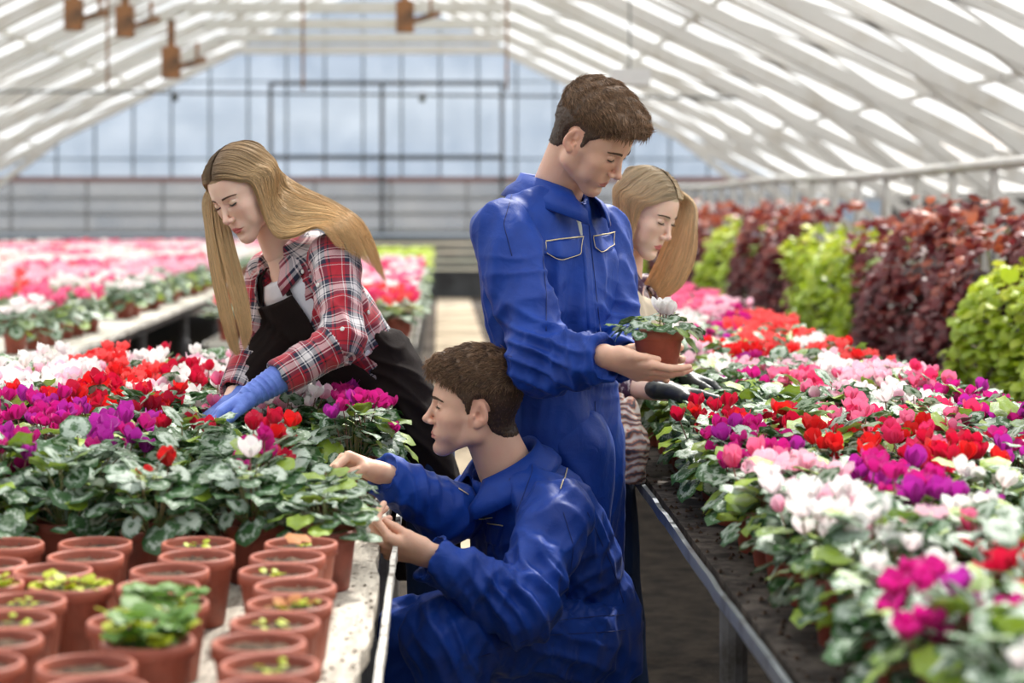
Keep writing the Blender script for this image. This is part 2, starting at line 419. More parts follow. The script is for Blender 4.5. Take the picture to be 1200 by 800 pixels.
bench('long bench under the leafy hedge at far right', 2.37, 2.9, 5.5, 27.5, M_slab, M_edgew, (6, 9, 12, 15, 18, 21, 24, 27))
# ================================================================== POTS AND PLANTS
M_pot = simple_mat('terracotta_plastic', (176, 96, 74), .5, noise=(18, (148, 76, 58), .45, .7))
M_potdark = simple_mat('terracotta_plastic_deep', (150, 74, 58), .5, noise=(18, (120, 58, 46), .45, .7))
M_soil = simple_mat('potting_soil', (104, 82, 62), .95, noise=(70, (58, 42, 32), .4, .6), bump=(120, 1, .01))

def pot_mesh(name, mat, r=.064, h=.115):
    mb = MB(); b = r * .74
    mb.lathe([(0, 0.0), (b - .004, 0), (b, .003), (r * .93, h - .022), (r * .945, h - .021), (r, h - .019), (r, h - .002), (r - .002, h), (r - .006, h), (r - .007, h - .004), (r * .88, h - .025), (b - .004, .01)], 28)
    return mb.mesh(name, mat, True)
def soil_mesh(name, r=.058, h=.115, seed=0):
    rr = random.Random(seed); mb = MB(); z = h - .014
    rings = 6; n = 22; vs = [(0, 0, z + .004)]
    for i in range(1, rings + 1):
        for k in range(n):
            a = 2 * math.pi * k / n; q = r * i / rings
            vs.append((q * math.cos(a), q * math.sin(a), z + (rr.uniform(-.003, .004) if i < rings else -.002)))
    fs = [(0, 1 + k, 1 + (k + 1) % n) for k in range(n)]
    for i in range(rings - 1):
        for k in range(n): fs.append((1 + i * n + k, 1 + (i + 1) * n + k, 1 + (i + 1) * n + (k + 1) % n, 1 + i * n + (k + 1) % n))
    mb.add(vs, fs)
    for _ in range(40):                                            # crumbs
        a = rr.uniform(0, 6.28); q = r * .9 * math.sqrt(rr.random()); s = rr.uniform(.001, .0032); c = Vector((q * math.cos(a), q * math.sin(a), z + .003))
        mb.add([c + Vector((s, 0, 0)), c + Vector((-s * .6, s, 0)), c + Vector((-s * .6, -s, 0)), c + Vector((0, 0, s))], [(0, 1, 3), (1, 2, 3), (2, 0, 3)])
    return mb.mesh(name, M_soil, True)
POT = pot_mesh('pot', M_pot); POTD = pot_mesh('pot', M_potdark, .06, .11)
SOILS = [soil_mesh('soil', seed=i) for i in range(3)]; SOILD = soil_mesh('soil', .054, .11, 9)

# --- leaf material: green heart leaves with silver marbling, boosted to paint in highlights; each leaf its own hue
def leaf_material(name, green, silver, yellow, silver_amt, trans=.2, rough=.36):
    m, nt, p, out = new_mat(name)
    at = nt.nodes.new('ShaderNodeAttribute'); at.attribute_name = 'lc'
    sp = nt.nodes.new('ShaderNodeSeparateXYZ'); nt.links.new(at.outputs['Vector'], sp.inputs[0])
    ln = nt.nodes.new('ShaderNodeVectorMath'); ln.operation = 'LENGTH'
    ml = nt.nodes.new('ShaderNodeVectorMath'); ml.operation = 'MULTIPLY'; ml.inputs[1].default_value = (1, 1, 0)
    nt.links.new(at.outputs['Vector'], ml.inputs[0]); nt.links.new(ml.outputs[0], ln.inputs[0])
    n = nt.nodes.new('ShaderNodeTexNoise'); n.inputs['Scale'].default_value = 3.2; n.inputs['Detail'].default_value = 4
    ofs = nt.nodes.new('ShaderNodeVectorMath'); ofs.operation = 'MULTIPLY'; ofs.inputs[1].default_value = (1.6, 1.6, 40)
    nt.links.new(at.outputs['Vector'], ofs.inputs[0]); nt.links.new(ofs.outputs[0], n.inputs['Vector'])
    def math_(op, a, b=None, c=None):
        q = nt.nodes.new('ShaderNodeMath'); q.operation = op
        for i, v in enumerate((a, b, c)):
            if v is None: continue
            if isinstance(v, (int, float)): q.inputs[i].default_value = v
            else: nt.links.new(v, q.inputs[i])
        return q.outputs[0]
    d = math_('ABSOLUTE', math_('SUBTRACT', ln.outputs['Value'], .62))
    ring = math_('SUBTRACT', .30, d)
    s = math_('ADD', math_('MULTIPLY', ring, 2.2), math_('MULTIPLY', math_('SUBTRACT', n.outputs['Fac'], .5), 2.6))
    rnd = math_('MULTIPLY', math_('SUBTRACT', sp.outputs['Z'], .5), .9)
    s = math_('ADD', s, rnd)
    mr = nt.nodes.new('ShaderNodeMapRange'); mr.inputs[1].default_value = .0; mr.inputs[2].default_value = .5; mr.inputs[4].default_value = silver_amt
    nt.links.new(s, mr.inputs[0])
    # base green mixed to yellow green for some leaves
    yv = nt.nodes.new('ShaderNodeMapRange'); yv.inputs[1].default_value = .74; yv.inputs[2].default_value = .86
    fr = math_('FRACT', math_('MULTIPLY', sp.outputs['Z'], 7.31))
    nt.links.new(fr, yv.inputs[0])
    m0 = nt.nodes.new('ShaderNodeMix'); m0.data_type = 'RGBA'; m0.inputs[6].default_value = lin(green) + (1,); m0.inputs[7].default_value = lin(yellow) + (1,)
    nt.links.new(yv.outputs[0], m0.inputs[0])
    m1 = nt.nodes.new('ShaderNodeMix'); m1.data_type = 'RGBA'; m1.inputs[7].default_value = lin(silver) + (1,)
    nt.links.new(m0.outputs[2], m1.inputs[6]); 
    inv = math_('MULTIPLY', mr.outputs[0], math_('SUBTRACT', 1, math_('MULTIPLY', yv.outputs[0], .85)))
    nt.links.new(inv, m1.inputs[0])
    nt.links.new(m1.outputs[2], p.inputs['Base Color'])
    p.inputs['Roughness'].default_value = rough
    n3 = nt.nodes.new('ShaderNodeTexNoise'); n3.inputs['Scale'].default_value = 7; n3.inputs['Detail'].default_value = 2
    nt.links.new(ofs.outputs[0], n3.inputs['Vector'])
    b = nt.nodes.new('ShaderNodeBump'); b.inputs['Strength'].default_value = .5; b.inputs['Distance'].default_value = .003
    nt.links.new(n3.outputs['Fac'], b.inputs['Height']); nt.links.new(b.outputs[0], p.inputs['Normal'])
    t = nt.nodes.new('ShaderNodeBsdfTranslucent'); nt.links.new(m1.outputs[2], t.inputs[0])
    ms = nt.nodes.new('ShaderNodeMixShader'); ms.inputs[0].default_value = trans
    nt.links.new(p.outputs[0], ms.inputs[1]); nt.links.new(t.outputs[0], ms.inputs[2]); nt.links.new(ms.outputs[0], out.inputs[0])
    return m
M_leaf = leaf_material('cyclamen_leaf', (58, 98, 50), (184, 198, 182), (146, 172, 50), .95, rough=.28)
M_stem = simple_mat('petiole', (150, 118, 92), .5, noise=(30, (108, 134, 70), .4, .6))

def leaf_rows(nr=3, n=14):
    """unit heart-shaped leaf: notch at origin, tip near x=1; returns local points and faces"""
    pts = [(.42, 0)]
    for i in range(1, nr + 1):
        f = (i / nr) ** .85
        for k in range(n):
            a = 2 * math.pi * k / n
            dd = abs(abs(a - math.pi) if a <= 2 * math.pi else 0)
            rad = .52 * (1 + .12 * math.exp(-(min(a, 2 * math.pi - a) / .45) ** 2) - .52 * math.exp(-(dd / .33) ** 2)) + .018 * math.cos(7 * a)
            pts.append((.42 + rad * f * math.cos(a) * 1.02, rad * f * math.sin(a) * 1.06))
    fs = [(0, 1 + k, 1 + (k + 1) % n) for k in range(n)]
    for i in range(nr - 1):
        for k in range(n): fs.append((1 + i * n + k, 1 + (i + 1) * n + k, 1 + (i + 1) * n + (k + 1) % n, 1 + i * n + (k + 1) % n))
    return np.array(pts), fs
LP_HI = leaf_rows(3, 14); LP_LO = leaf_rows(1, 8)

class FM:
    """foliage mesh builder with the per-leaf attribute"""
    def __init__(s): s.mb = MB(); s.lc = []
    def leaf(s, pos, out_dir, pitch, size, rr, hi=True, cup=.10, mi=0, roll=0):
        P, F = LP_HI if hi else LP_LO
        od = Vector(out_dir).normalized(); up = Vector((0, 0, 1))
        side = up.cross(od).normalized(); 
        fwd = (od * math.cos(pitch) + up * math.sin(pitch)); nor = fwd.cross(side).normalized()
        if nor.z < 0 and abs(pitch) < 1.2: nor = -nor
        if roll:
            q = Matrix.Rotation(roll, 3, fwd); side = q @ side; nor = q @ nor
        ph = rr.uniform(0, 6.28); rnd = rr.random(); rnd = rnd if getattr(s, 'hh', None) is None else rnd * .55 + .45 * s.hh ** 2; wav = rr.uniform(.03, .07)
        vs = []
        for x, y in P:
            dx, dy = x - .42, y
            r2 = dx * dx + dy * dy
            z = -cup * r2 * 3 + abs(y) * .18 * (1 - r2) + wav * math.sin(5 * math.atan2(dy, dx + 1e-6) + ph) * r2 * 3
            vs.append(Vector(pos) + (fwd * (x - .1) + side * y + nor * z) * size)
            s.lc.append((dx * 2, dy * 2, rnd))
        s.mb.add(vs, F, mi)
    def tube(s, pts, r, n=4, mi=1):
        k = len(s.mb.v); s.mb.tube(pts, r, n, mi, cap=False); s.lc.extend([(0, 0, .5)] * (len(s.mb.v) - k))
    def mesh(s, name, mats):
        me = s.mb.mesh(name, mats, True)
        a = me.attributes.new('lc', 'FLOAT_VECTOR', 'POINT'); a.data.foreach_set('vector', np.array(s.lc, dtype=np.float32).ravel())
        return me

def foliage_into(fm, rr, nleaf, R, z0, hi=True, size=(.046, .07)):
    for i in range(nleaf):
        u = (i + .5) / nleaf; q = R * math.sqrt(u); a = i * 2.39996 + rr.uniform(-.3, .3)
        q *= rr.uniform(.88, 1.1)
        od = Vector((math.cos(a), math.sin(a), 0))
        z = z0 + .075 * (1 - u ** 1.3) + rr.uniform(-.022, .022) - (.03 * rr.random() if u > .75 else 0)
        pitch = .30 - u * 1.0 + rr.uniform(-.5, .5)
        sz = rr.uniform(*size)
        fm.leaf(od * (q * .85) + Vector((0, 0, z)), (math.cos(a + rr.uniform(-.5, .5)), math.sin(a + rr.uniform(-.5, .5)), 0), pitch, sz, rr, hi, roll=rr.uniform(-.6, .6))
        if hi and i % 2 == 0:
            fm.tube([(od.x * .012, od.y * .012, z0 - .03), (od.x * q * .5, od.y * q * .5, z0 + (z - z0) * .55), tuple(od * (q * .85) + Vector((0, 0, z - .002)))], .0013)

# --- blooms: nodding base with five reflexed, twisted petals standing up
PETALS = {'white': ((250, 246, 244), (246, 226, 232)), 'palepink': ((250, 206, 222), (240, 150, 186)), 'pink': ((244, 128, 168), (228, 60, 120)),
          'hotpink': ((238, 60, 118), (214, 24, 88)), 'coral': ((250, 96, 96), (240, 60, 74)), 'red': ((232, 30, 34), (200, 14, 26)),
          'crimson': ((212, 16, 62), (170, 6, 46)), 'magenta': ((216, 30, 142), (176, 12, 108)), 'purple': ((196, 44, 172), (158, 22, 138))}
def petal_mat(nm):
    a, b = PETALS[nm]
    m, nt, p, out = new_mat('petal_' + nm)
    at = nt.nodes.new('ShaderNodeAttribute'); at.attribute_name = 'lc'
    sp = nt.nodes.new('ShaderNodeSeparateXYZ'); nt.links.new(at.outputs['Vector'], sp.inputs[0])
    mx = nt.nodes.new('ShaderNodeMix'); mx.data_type = 'RGBA'; mx.inputs[6].default_value = lin(b) + (1,); mx.inputs[7].default_value = lin(a) + (1,)
    nt.links.new(sp.outputs['X'], mx.inputs[0]); nt.links.new(mx.outputs[2], p.inputs['Base Color'])
    p.inputs['Roughness'].default_value = .5; p.inputs['Sheen Weight'].default_value = .15
    t = nt.nodes.new('ShaderNodeBsdfTranslucent'); nt.links.new(mx.outputs[2], t.inputs[0])
    ms = nt.nodes.new('ShaderNodeMixShader'); ms.inputs[0].default_value = .38
    nt.links.new(p.outputs[0], ms.inputs[1]); nt.links.new(t.outputs[0], ms.inputs[2]); nt.links.new(ms.outputs[0], out.inputs[0])
    return m
M_petal = {k: petal_mat(k) for k in PETALS}
M_bloomstem = simple_mat('flower_stalk', (128, 86, 70), .5)

def bloom_into(fm, rr, base, h, size, lean, hi=True, stem=True, mi=0, smi=1):
    """base: foot of the stalk, h: stalk height; petals rise from the head"""
    az = rr.uniform(0, 6.28); L_ = Vector((math.cos(az), math.sin(az), 0)) * lean
    head = Vector(base) + L_ + Vector((0, 0, h))
    if stem: fm.tube([base, Vector(base) + L_ * .4 + Vector((0, 0, h * .55)), head + Vector((0, 0, .004)), head + Vector((math.cos(az) * .006, math.sin(az) * .006, -.002))], .0014, 5, smi)
    rowsN, colsN = (5, 4) if hi else (2, 1)
    spin = rr.uniform(0, 6.28); opn = rr.uniform(.25, .62); tw = rr.uniform(-.5, .5)
    n_p = 5 if hi else 3
    for k in range(n_p):
        a = spin + 2 * math.pi * k / n_p
        vs = []; ls = []
        ht = size * rr.uniform(.72, 1.12); pf = max(.05, .66 * opn + rr.uniform(-.16, .30))
        for i in range(rowsN + 1):
            t = i / rowsN
            rad = size * (.13 + pf * t ** .8 * (1 - .15 * t)); z = ht * (-.12 + 1.12 * t - .12 * t * t)
            wid = size * (.22 + .62 * max(0, 1 - ((t - .66) / .62) ** 2)) * 1.05
            for j in range(colsN + 1):
                u = (j / colsN - .5) if colsN > 1 else (j - .5)
                aa = a + tw * t * .9
                o = Vector((math.cos(aa), math.sin(aa), 0)); s_ = Vector((-math.sin(aa), math.cos(aa), 0))
                curl = (.5 - abs(u)) * size * .16 + math.sin(6 * t + k) * size * .02
                tip = -.22 * size * (abs(u) * 2) ** 2.5 * t + .03 * size * math.sin(9 * u + k * 2) * t
                vs.append(head + o * (rad + curl) + s_ * (u * wid * 2 * .5) + Vector((0, 0, z + tip)))
                ls.append((min(1, t * 1.3), u, 0))
        c = colsN + 1
        fs = [(i * c + j, i * c + j + 1, (i + 1) * c + j + 1, (i + 1) * c + j) for i in range(rowsN) for j in range(colsN)]
        fm.mb.add(vs, fs, mi); fm.lc.extend(ls)
    return head

BLOOMS = {}
for ck in PETALS:
    for v in range(4):
        rr = random.Random(hash(ck) % 1000 if False else sum(map(ord, ck)) * 7 + v)
        fm = FM(); bloom_into(fm, rr, (0, 0, 0), .085, rr.uniform(.028, .036), .012)
        BLOOMS[ck, v] = fm.mesh('bloom', [M_petal[ck], M_bloomstem])
FOL = []
for v in range(7):
    rr = random.Random(100 + v); fm = FM(); foliage_into(fm, rr, 54, .115, .125, size=(.040, .064)); FOL.append(fm.mesh('foliage', [M_leaf, M_stem]))
FOLMID = []
for v in range(5):
    rr = random.Random(200 + v); fm = FM(); foliage_into(fm, rr, 30, .11, .12, hi=False, size=(.055, .075)); FOLMID.append(fm.mesh('foliage', [M_leaf, M_stem]))
MID_BL = {}
for ck in PETALS:
    for v in range(3):
        rr = random.Random(sum(map(ord, ck)) + v * 31); fm = FM()
        for _ in range(9): 
            a = rr.uniform(0, 6.28); q = .09 * math.sqrt(rr.random()); bloom_into(fm, rr, (q * math.cos(a), q * math.sin(a), .15), rr.uniform(.03, .09), .042, .01, hi=False, stem=False)
        MID_BL[ck, v] = fm.mesh('blooms', [M_petal[ck], M_bloomstem])

NAMES = {'white': 'white', 'palepink': 'pale pink', 'pink': 'pink', 'hotpink': 'hot pink', 'coral': 'coral', 'red': 'red', 'crimson': 'crimson', 'magenta': 'magenta', 'purple': 'purple', None: 'leafy unflowered'}
def cyclamen(x, y, color, count, label, group, seed, near=True):
    rr = random.Random(seed)
    t = thing('potted_cyclamen', label, 'potted plant', (x, y, BZ), rr.uniform(0, 6.28), group)
    link('pot', POTD, t); 
    if near: link('soil', SOILD, t)
    fo = link('foliage', rr.choice(FOL) if near else rr.choice(FOLMID), t)
    s = rr.uniform(.92, 1.12); fo.scale = (s, s, s * rr.uniform(.85, 1.1)); fo.location.z = .11 * (1 - s)
    if color and count:
        if near:
            alt = {'white': 'palepink', 'palepink': 'pink', 'coral': 'red', 'crimson': 'red', 'magenta': 'purple', 'red': 'crimson', 'pink': 'hotpink', 'hotpink': 'pink', 'purple': 'magenta'}[color]
            for i in range(count):
                a = rr.uniform(0, 6.28); q = .075 * math.sqrt(rr.random())
                ck = color if rr.random() < .82 else alt
                b = link('bloom', BLOOMS[ck, rr.randrange(4)], t, loc=(q * math.cos(a), q * math.sin(a), .108 + rr.uniform(-.02, .036) - q * .25))
                b.rotation_euler = (rr.uniform(-.25, .25), rr.uniform(-.25, .25), rr.uniform(0, 6.28)); k = rr.uniform(.85, 1.15); b.scale = (k, k, k)
        else:
            link('blooms', MID_BL[color, rr.randrange(3)], t)
    return t

RB = [(800,350,'pink',9),(840,365,'palepink',10),(825,350,'pink',8),(880,395,'coral',12),(915,405,'coral',12),(850,378,'magenta',8),(860,412,'red',8),(790,390,'white',8),(800,410,'palepink',8),(840,440,'white',9),(905,440,'palepink',11),
 (960,430,'white',10),(1000,440,'palepink',11),(1050,440,'palepink',11),(1010,405,'coral',9),(1080,440,'pink',7),(1090,425,'coral',8),(935,450,'pink',9),(870,430,'magenta',8),(890,450,'palepink',9),(1040,460,'white',6),(1150,470,'magenta',7),(1190,470,'magenta',6),(1100,490,'hotpink',8),
 (850,470,'crimson',9),(830,460,'hotpink',9),(790,500,'crimson',11),(830,510,'red',14),(770,495,'crimson',9),(880,510,'magenta',12),(930,510,'magenta',11),(940,470,'crimson',6),(985,510,'red',8),(1020,505,'red',6),(1010,480,'pink',6),(900,480,'hotpink',8),
 (1110,520,'crimson',10),(1165,525,'crimson',5),(1190,520,'magenta',4),(850,545,'palepink',10),(890,540,'palepink',11),(960,575,'white',11),(1040,545,'magenta',12),(1085,550,'purple',9),(940,590,'white',10),(900,600,'white',10),(1000,595,'white',8),(1020,575,'pink',7),
 (1060,590,'hotpink',5),(1080,600,'palepink',5),(1100,620,'magenta',8),(965,625,'red',7),(1120,600,'white',5),(1150,590,'palepink',4),(1150,550,'white',2),(1190,570,'white',2),(1030,650,'white',3),(990,680,'hotpink',8),(1040,690,'hotpink',8),(1100,690,'magenta',9),
 (1130,660,'crimson',7),(1170,660,'crimson',8),(1195,640,'crimson',6),(1080,720,'magenta',5),(1150,700,'magenta',5),(1150,780,'red',2),(1050,780,None,0),(1000,770,None,0),(1190,740,'white',1),(940,700,None,0),(1180,610,'white',3)]
LB = [(30,445,'white',7),(60,440,'white',9),(95,430,'white',9),(130,430,'coral',10),(155,442,'coral',8),(210,430,'crimson',6),(180,445,'white',8),(225,440,'crimson',7),(250,430,'white',6),(50,470,'red',6),(90,465,'red',9),(122,470,'red',9),(10,500,'magenta',9),(50,492,'magenta',8),
 (85,490,'purple',9),(125,490,'purple',8),(180,482,'crimson',8),(205,475,'crimson',8),(235,470,'pink',3),(160,520,'white',2),(60,530,None,0),(20,520,'magenta',5),(285,495,'white',9),(282,518,'magenta',6),(312,490,'crimson',7),(335,500,'crimson',7),(365,500,'white',9),(345,475,'white',9),
 (400,490,'magenta',9),(430,490,'magenta',6),(370,430,'white',7),(330,430,'coral',8),(190,555,'red',1),(265,585,'palepink',3),(315,580,'pink',2),(290,545,'white',1),(225,530,None,0),(380,545,'red',1),(30,600,None,0),(100,600,None,0),(150,570,None,0),(220,600,None,0),(330,600,None,0),(400,600,None,0),
 (60,560,None,0),(120,540,None,0),(350,540,'red',1),(440,430,'pink',6)]
def pick(px, py, table, rr):
    best = min(table, key=lambda b: ((b[0] - px) / 1.0) ** 2 + ((b[1] - py) * 1.25) ** 2 + rr.uniform(0, 160))
    return best[2], best[3]
cands = []
def rows(xs, y0, y1, step, table, bench_name, canopy, from_edge):
    r = 0; y = y0
    while y < y1:
        r += 1
        for c, x in enumerate(xs):
            rr = random.Random(r * 100 + c + len(bench_name))
            xx = x + rr.uniform(-.015, .015); yy = y + rr.uniform(-.015, .015) + (step * .5 if c % 2 else 0)
            s = FPX / yy; px = VX + xx * s; py = VY + (CAMZ - canopy) * s
            if px < -90 * (s / 500) - 20 or px > 1200 + 90 * (s / 500) + 20 or py > 900: continue
            col, cnt = pick(px, py, table, rr) if table else (rr.choice(['pink', 'palepink', 'white', 'hotpink', 'white', 'palepink', 'pink', 'magenta']), 8)
            if cnt: cnt = max(1, round(cnt * (1.5 if table is RB else (1.9 if yy > 4.6 else 1.0))) + rr.randrange(-1, 2))
            cands.append((yy, xx, col, cnt, r, c, bench_name))
        y += step
rows([LX1 - .10 - i * .165 for i in range(7)], 3.58, 6.2, .165, LB, 'left bench', .95, True)
rows([.66 + i * .172 for i in range(5)], 1.9, 11.6, .172, RB, 'right bench', .94, True)
n_near = len(cands)
EXCL = []                                                            # plants dropped where an arm or body stands (filled by the people)
for i, (yy, xx, col, cnt, r, c, bn) in enumerate(sorted(cands)):
    lab = '%s cyclamen, %s from the aisle, %s row of the %s' % (NAMES[col], ordinal(c + 1), ordinal(r), bn)
    if bn == 'left bench' and c == 0 and 4.02 < yy < 4.45: continue
    if bn == 'right bench' and c <= 1 and 4.72 < yy < 5.25: cnt = 0
    if bn == 'left bench' and abs(xx + .50) < .15 and 4.30 < yy < 4.80: cnt = 0
    o_ = cyclamen(xx - (.03 if bn == 'left bench' and c == 0 and yy < 4.4 else 0), yy, col, 0 if bn == 'left bench' and c == 0 and yy < 4.4 else cnt, lab, 'cyclamens on the ' + bn, i, near=yy < 7.6)
    if bn == 'left bench':
        for ch in o_.children:
            if ch.name.startswith('bloom'): ch.location.z += .026
    hand = bn == 'left bench' and abs(xx + .50) < .15 and 4.30 < yy < 4.80
    if hand or bn == 'left bench' and c == 0 and yy < 4.4:
        for ch in o_.children:
            if ch.name.startswith('foliage'): ch.scale = (.84, .84, .60); ch.location.z = .044
print('individual cyclamens', len(cands))

# --- the farther benches: their plants as masses, with the front pots of the far left bench as things
def far_mass(name, label, spots, lime=False):
    """spots: list of (x, y, colour)"""
    fm = FM(); mats = [M_leaf, M_potdark] + [M_petal[k] for k in PETALS] + [M_lime]; keys = list(PETALS)
    for i, (x, y, col) in enumerate(spots):
        rr = random.Random(i * 13 + 5); k0 = len(fm.mb.v)
        for j in range(14):
            a = j * 2.4; q = .10 * math.sqrt((j + .5) / 14)
            fm.leaf((q * math.cos(a), q * math.sin(a), .13 + rr.uniform(-.02, .05)), (math.cos(a), math.sin(a), 0), rr.uniform(-.4, .4), .085, rr, False, mi=len(mats) - 1 if col == 'lime' else 0)
        if col and col != 'lime':
            for j in range(7):
                a = rr.uniform(0, 6.28); q = .09 * math.sqrt(rr.random())
                bloom_into(fm, rr, (q * math.cos(a), q * math.sin(a), .16), rr.uniform(.02, .08), .05, .01, hi=False, stem=False, mi=2 + keys.index(col))
        n0 = len(fm.mb.v); fm.mb.lathe([(.044, 0), (.055, .09), (.06, .092), (.06, .11)], 8, mi=1); fm.lc.extend([(0, 0, .5)] * (len(fm.mb.v) - n0))
        for k in range(k0, len(fm.mb.v)):
            v = fm.mb.v[k]; fm.mb.v[k] = (v[0] + x, v[1] + y, v[2] + BZ)
    return link(name, fm.mesh(name, mats), label=label, cat='flowers', kind='stuff')
M_lime = leaf_material('lime_leaf', (176, 196, 60), (206, 214, 96), (190, 206, 60), .5, trans=.35, rough=.5)
rr = random.Random(77)
spots = []; y = 10.15
while y < 24.5:
    for i in range(6):
        x = -.22 - i * .17; d = 'lime' if y > 17 else rr.choice(['pink', 'hotpink', 'palepink', 'white', 'palepink', 'pink', 'white'])
        if y < 11: d = rr.choice(['hotpink', 'coral', 'pink'])
        spots.append((x + rr.uniform(-.02, .02), y, d))
    y += .18
far_mass('cyclamen_mass', 'mass of pink and white cyclamens with lime plants on the far bench beside the path', spots)
spots = []; y = 8.7
front = []
while y < 25.5:
    for i in range(15):
        x = -1.95 - i * .24
        if VX + x * FPX / y < -60: continue
        z = int((y - 8) / 1.7) + i // 3
        d = ['white', 'pink', 'white', 'palepink', 'palepink', 'pink', 'white'][z % 7] if rr.random() < .8 else rr.choice(['pink', 'palepink', 'white', 'coral'])
        if y < 10.4 and 0 < i < 4 or 11.2 < y < 12 and i < 3: continue
        if i == 0 and 8 < y < 16: front.append((x, y, d)); continue
        spots.append((x + rr.uniform(-.03, .03), y + rr.uniform(-.03, .03), d))
    y += .26
far_mass('cyclamen_mass', 'mass of pink and white cyclamens covering the wide bench at far left', spots)
for i, (x, y, d) in enumerate(front[:30]):
    if 8.4 < y < 9.2 or 12.4 < y < 12.8: continue
    t = cyclamen(x + rr.uniform(-.05, .05), y, d, 8, '%s cyclamen at the front edge of the far left bench, %s from near end' % (NAMES[d], ordinal(i + 1)), 'cyclamens along the front of the far left bench', 900 + i, near=False)

# --- empty pots with sprouts on the left bench
M_sprout = simple_mat('sprout_leaf', (190, 200, 52), .5, trans=.3)
M_sproutg = simple_mat('sprout_leaf_green', (98, 138, 52), .5, trans=.25)
M_dry = simple_mat('dry_leaf', (186, 118, 62), .7, trans=.2)
M_pebble = simple_mat('pale_grit', (198, 180, 150), .8)
EP = [(352,636,2,'few tiny sprouts and a dry leaf'),(336,654,0,''),(332,670,1,''),(339,686,0,''),(336,705,3,''),(324,725,1,''),(309,751,0,''),(313,777,1,''),(309,801,0,''),
      (232,636,1,''),(226,652,0,''),(201,668,0,''),(189,684,0,''),(189,705,5,''),(161,725,0,''),(172,747,6,''),(101,778,0,''),(112,806,0,''),
      (109,638,0,''),(98,650,0,''),(66,668,0,''),(55,684,4,''),(33,702,1,''),(14,722,1,''),(-4,746,0,''),(-30,775,0,''),(8,636,0,''),(-14,660,0,''),(-2,682,4,'')]
pts = []
for px, py, k, _ in EP:
    y = FPX * (CAMZ - BZ - .115) / (py - VY); pts.append([(px - VX) * y / FPX, y])
pts = np.array(pts)
for _ in range(60):                                                  # nudge neighbours apart so that no two pots share a place
    for i in range(len(pts)):
        for j in range(i):
            d = pts[i] - pts[j]; l = np.hypot(*d)
            if l < .130: s = (.130 - l) / 2 * d / (l + 1e-9); pts[i] += s; pts[j] -= s
desc = {0: 'bare soil', 1: 'soil with tiny sprouts', 2: 'soil with a dry leaf', 3: 'orange and yellow sprouts', 4: 'yellow seedlings', 5: 'dark green young leaves', 6: 'lush yellow green leaves'}
colname = ['aisle'] * 9 + ['middle'] * 9 + ['left'] * 11
cnt_ = {}
for i, ((px, py, k, _), (x, y)) in enumerate(zip(EP, pts)):
    cn = colname[i]; cnt_[cn] = cnt_.get(cn, 0) + 1
    t = thing('plant_pot', 'terracotta pot of %s, %s from the back in the %s column' % (desc[k], ordinal(cnt_[cn]), cn), 'plant pot', (x, y, BZ), random.uniform(0, 6.28), 'empty pots on the left bench')
    link('pot', POT, t); link('soil', SOILS[i % 3], t)
    rr = random.Random(i + 40)
    if k:
        fm = FM(); z = .106
        def sprout(n, R, sz, h, mi):
            for _ in range(n):
                a = rr.uniform(0, 6.28); q = R * math.sqrt(rr.random()); hh = rr.uniform(.3, 1) * h
                fm.tube([(q * .6 * math.cos(a), q * .6 * math.sin(a), z - .005), (q * math.cos(a), q * math.sin(a), z + hh)], .0009, 4, 3)
                fm.leaf((q * math.cos(a), q * math.sin(a), z + hh), (math.cos(a), math.sin(a), 0), rr.uniform(-.2, .7), rr.uniform(.7, 1.2) * sz, rr, True, mi=mi, roll=rr.uniform(-.4, .4))
        if k == 1: sprout(6, .025, .012, .008, 0)
        if k == 2: sprout(6, .03, .012, .008, 0); fm.leaf((-.01, 0, z + .012), (1, .3, 0), .3, .045, rr, True, mi=2)
        if k == 3: sprout(8, .035, .016, .01, 0); sprout(5, .03, .02, .01, 2)
        if k == 4: sprout(22, .05, .02, .016, 0)
        if k == 5: sprout(20, .045, .03, .03, 1); sprout(4, .05, .02, .01, 0)
        if k == 6: sprout(30, .042, .034, .05, 1); sprout(22, .05, .028, .045, 0)
        link('seedlings', fm.mesh('seedlings', [M_sprout, M_sproutg, M_dry, M_sproutg]), t)
# soil crumbs and grit scattered on the bench by the aisle edge
mb = MB(); rr = random.Random(12)
for _ in range(240):
    y = rr.uniform(2.2, 3.75); x = rr.uniform(-.33, -.115) if rr.random() < .8 else rr.uniform(-.9, -.3)
    s = rr.uniform(.001, .005); c = Vector((x, y, BZ + s * .3))
    mb.add([c + Vector((s, 0, 0)), c + Vector((-s * .6, s, 0)), c + Vector((-s * .6, -s, 0)), c + Vector((0, 0, s))], [(0, 1, 3), (1, 2, 3), (2, 0, 3), (0, 2, 1)])
mb.build('soil_crumbs', M_soil, kind='stuff', label='crumbs of dark soil scattered on the left bench boards', cat='soil')
mb = MB()
for _ in range(500):
    y = rr.uniform(2.2, 9); x = rr.uniform(.53, .66)
    s = rr.uniform(.002, .008); c = Vector((x, y, BZ + s * .3))
    mb.add([c + Vector((s, 0, 0)), c + Vector((-s * .6, s, 0)), c + Vector((-s * .6, -s, 0)), c + Vector((0, 0, s))], [(0, 1, 3), (1, 2, 3), (2, 0, 3), (0, 2, 1)])
mb.build('soil_crumbs', M_soil, kind='stuff', label='crumbs of dark soil along the metal edge of the right bench', cat='soil')

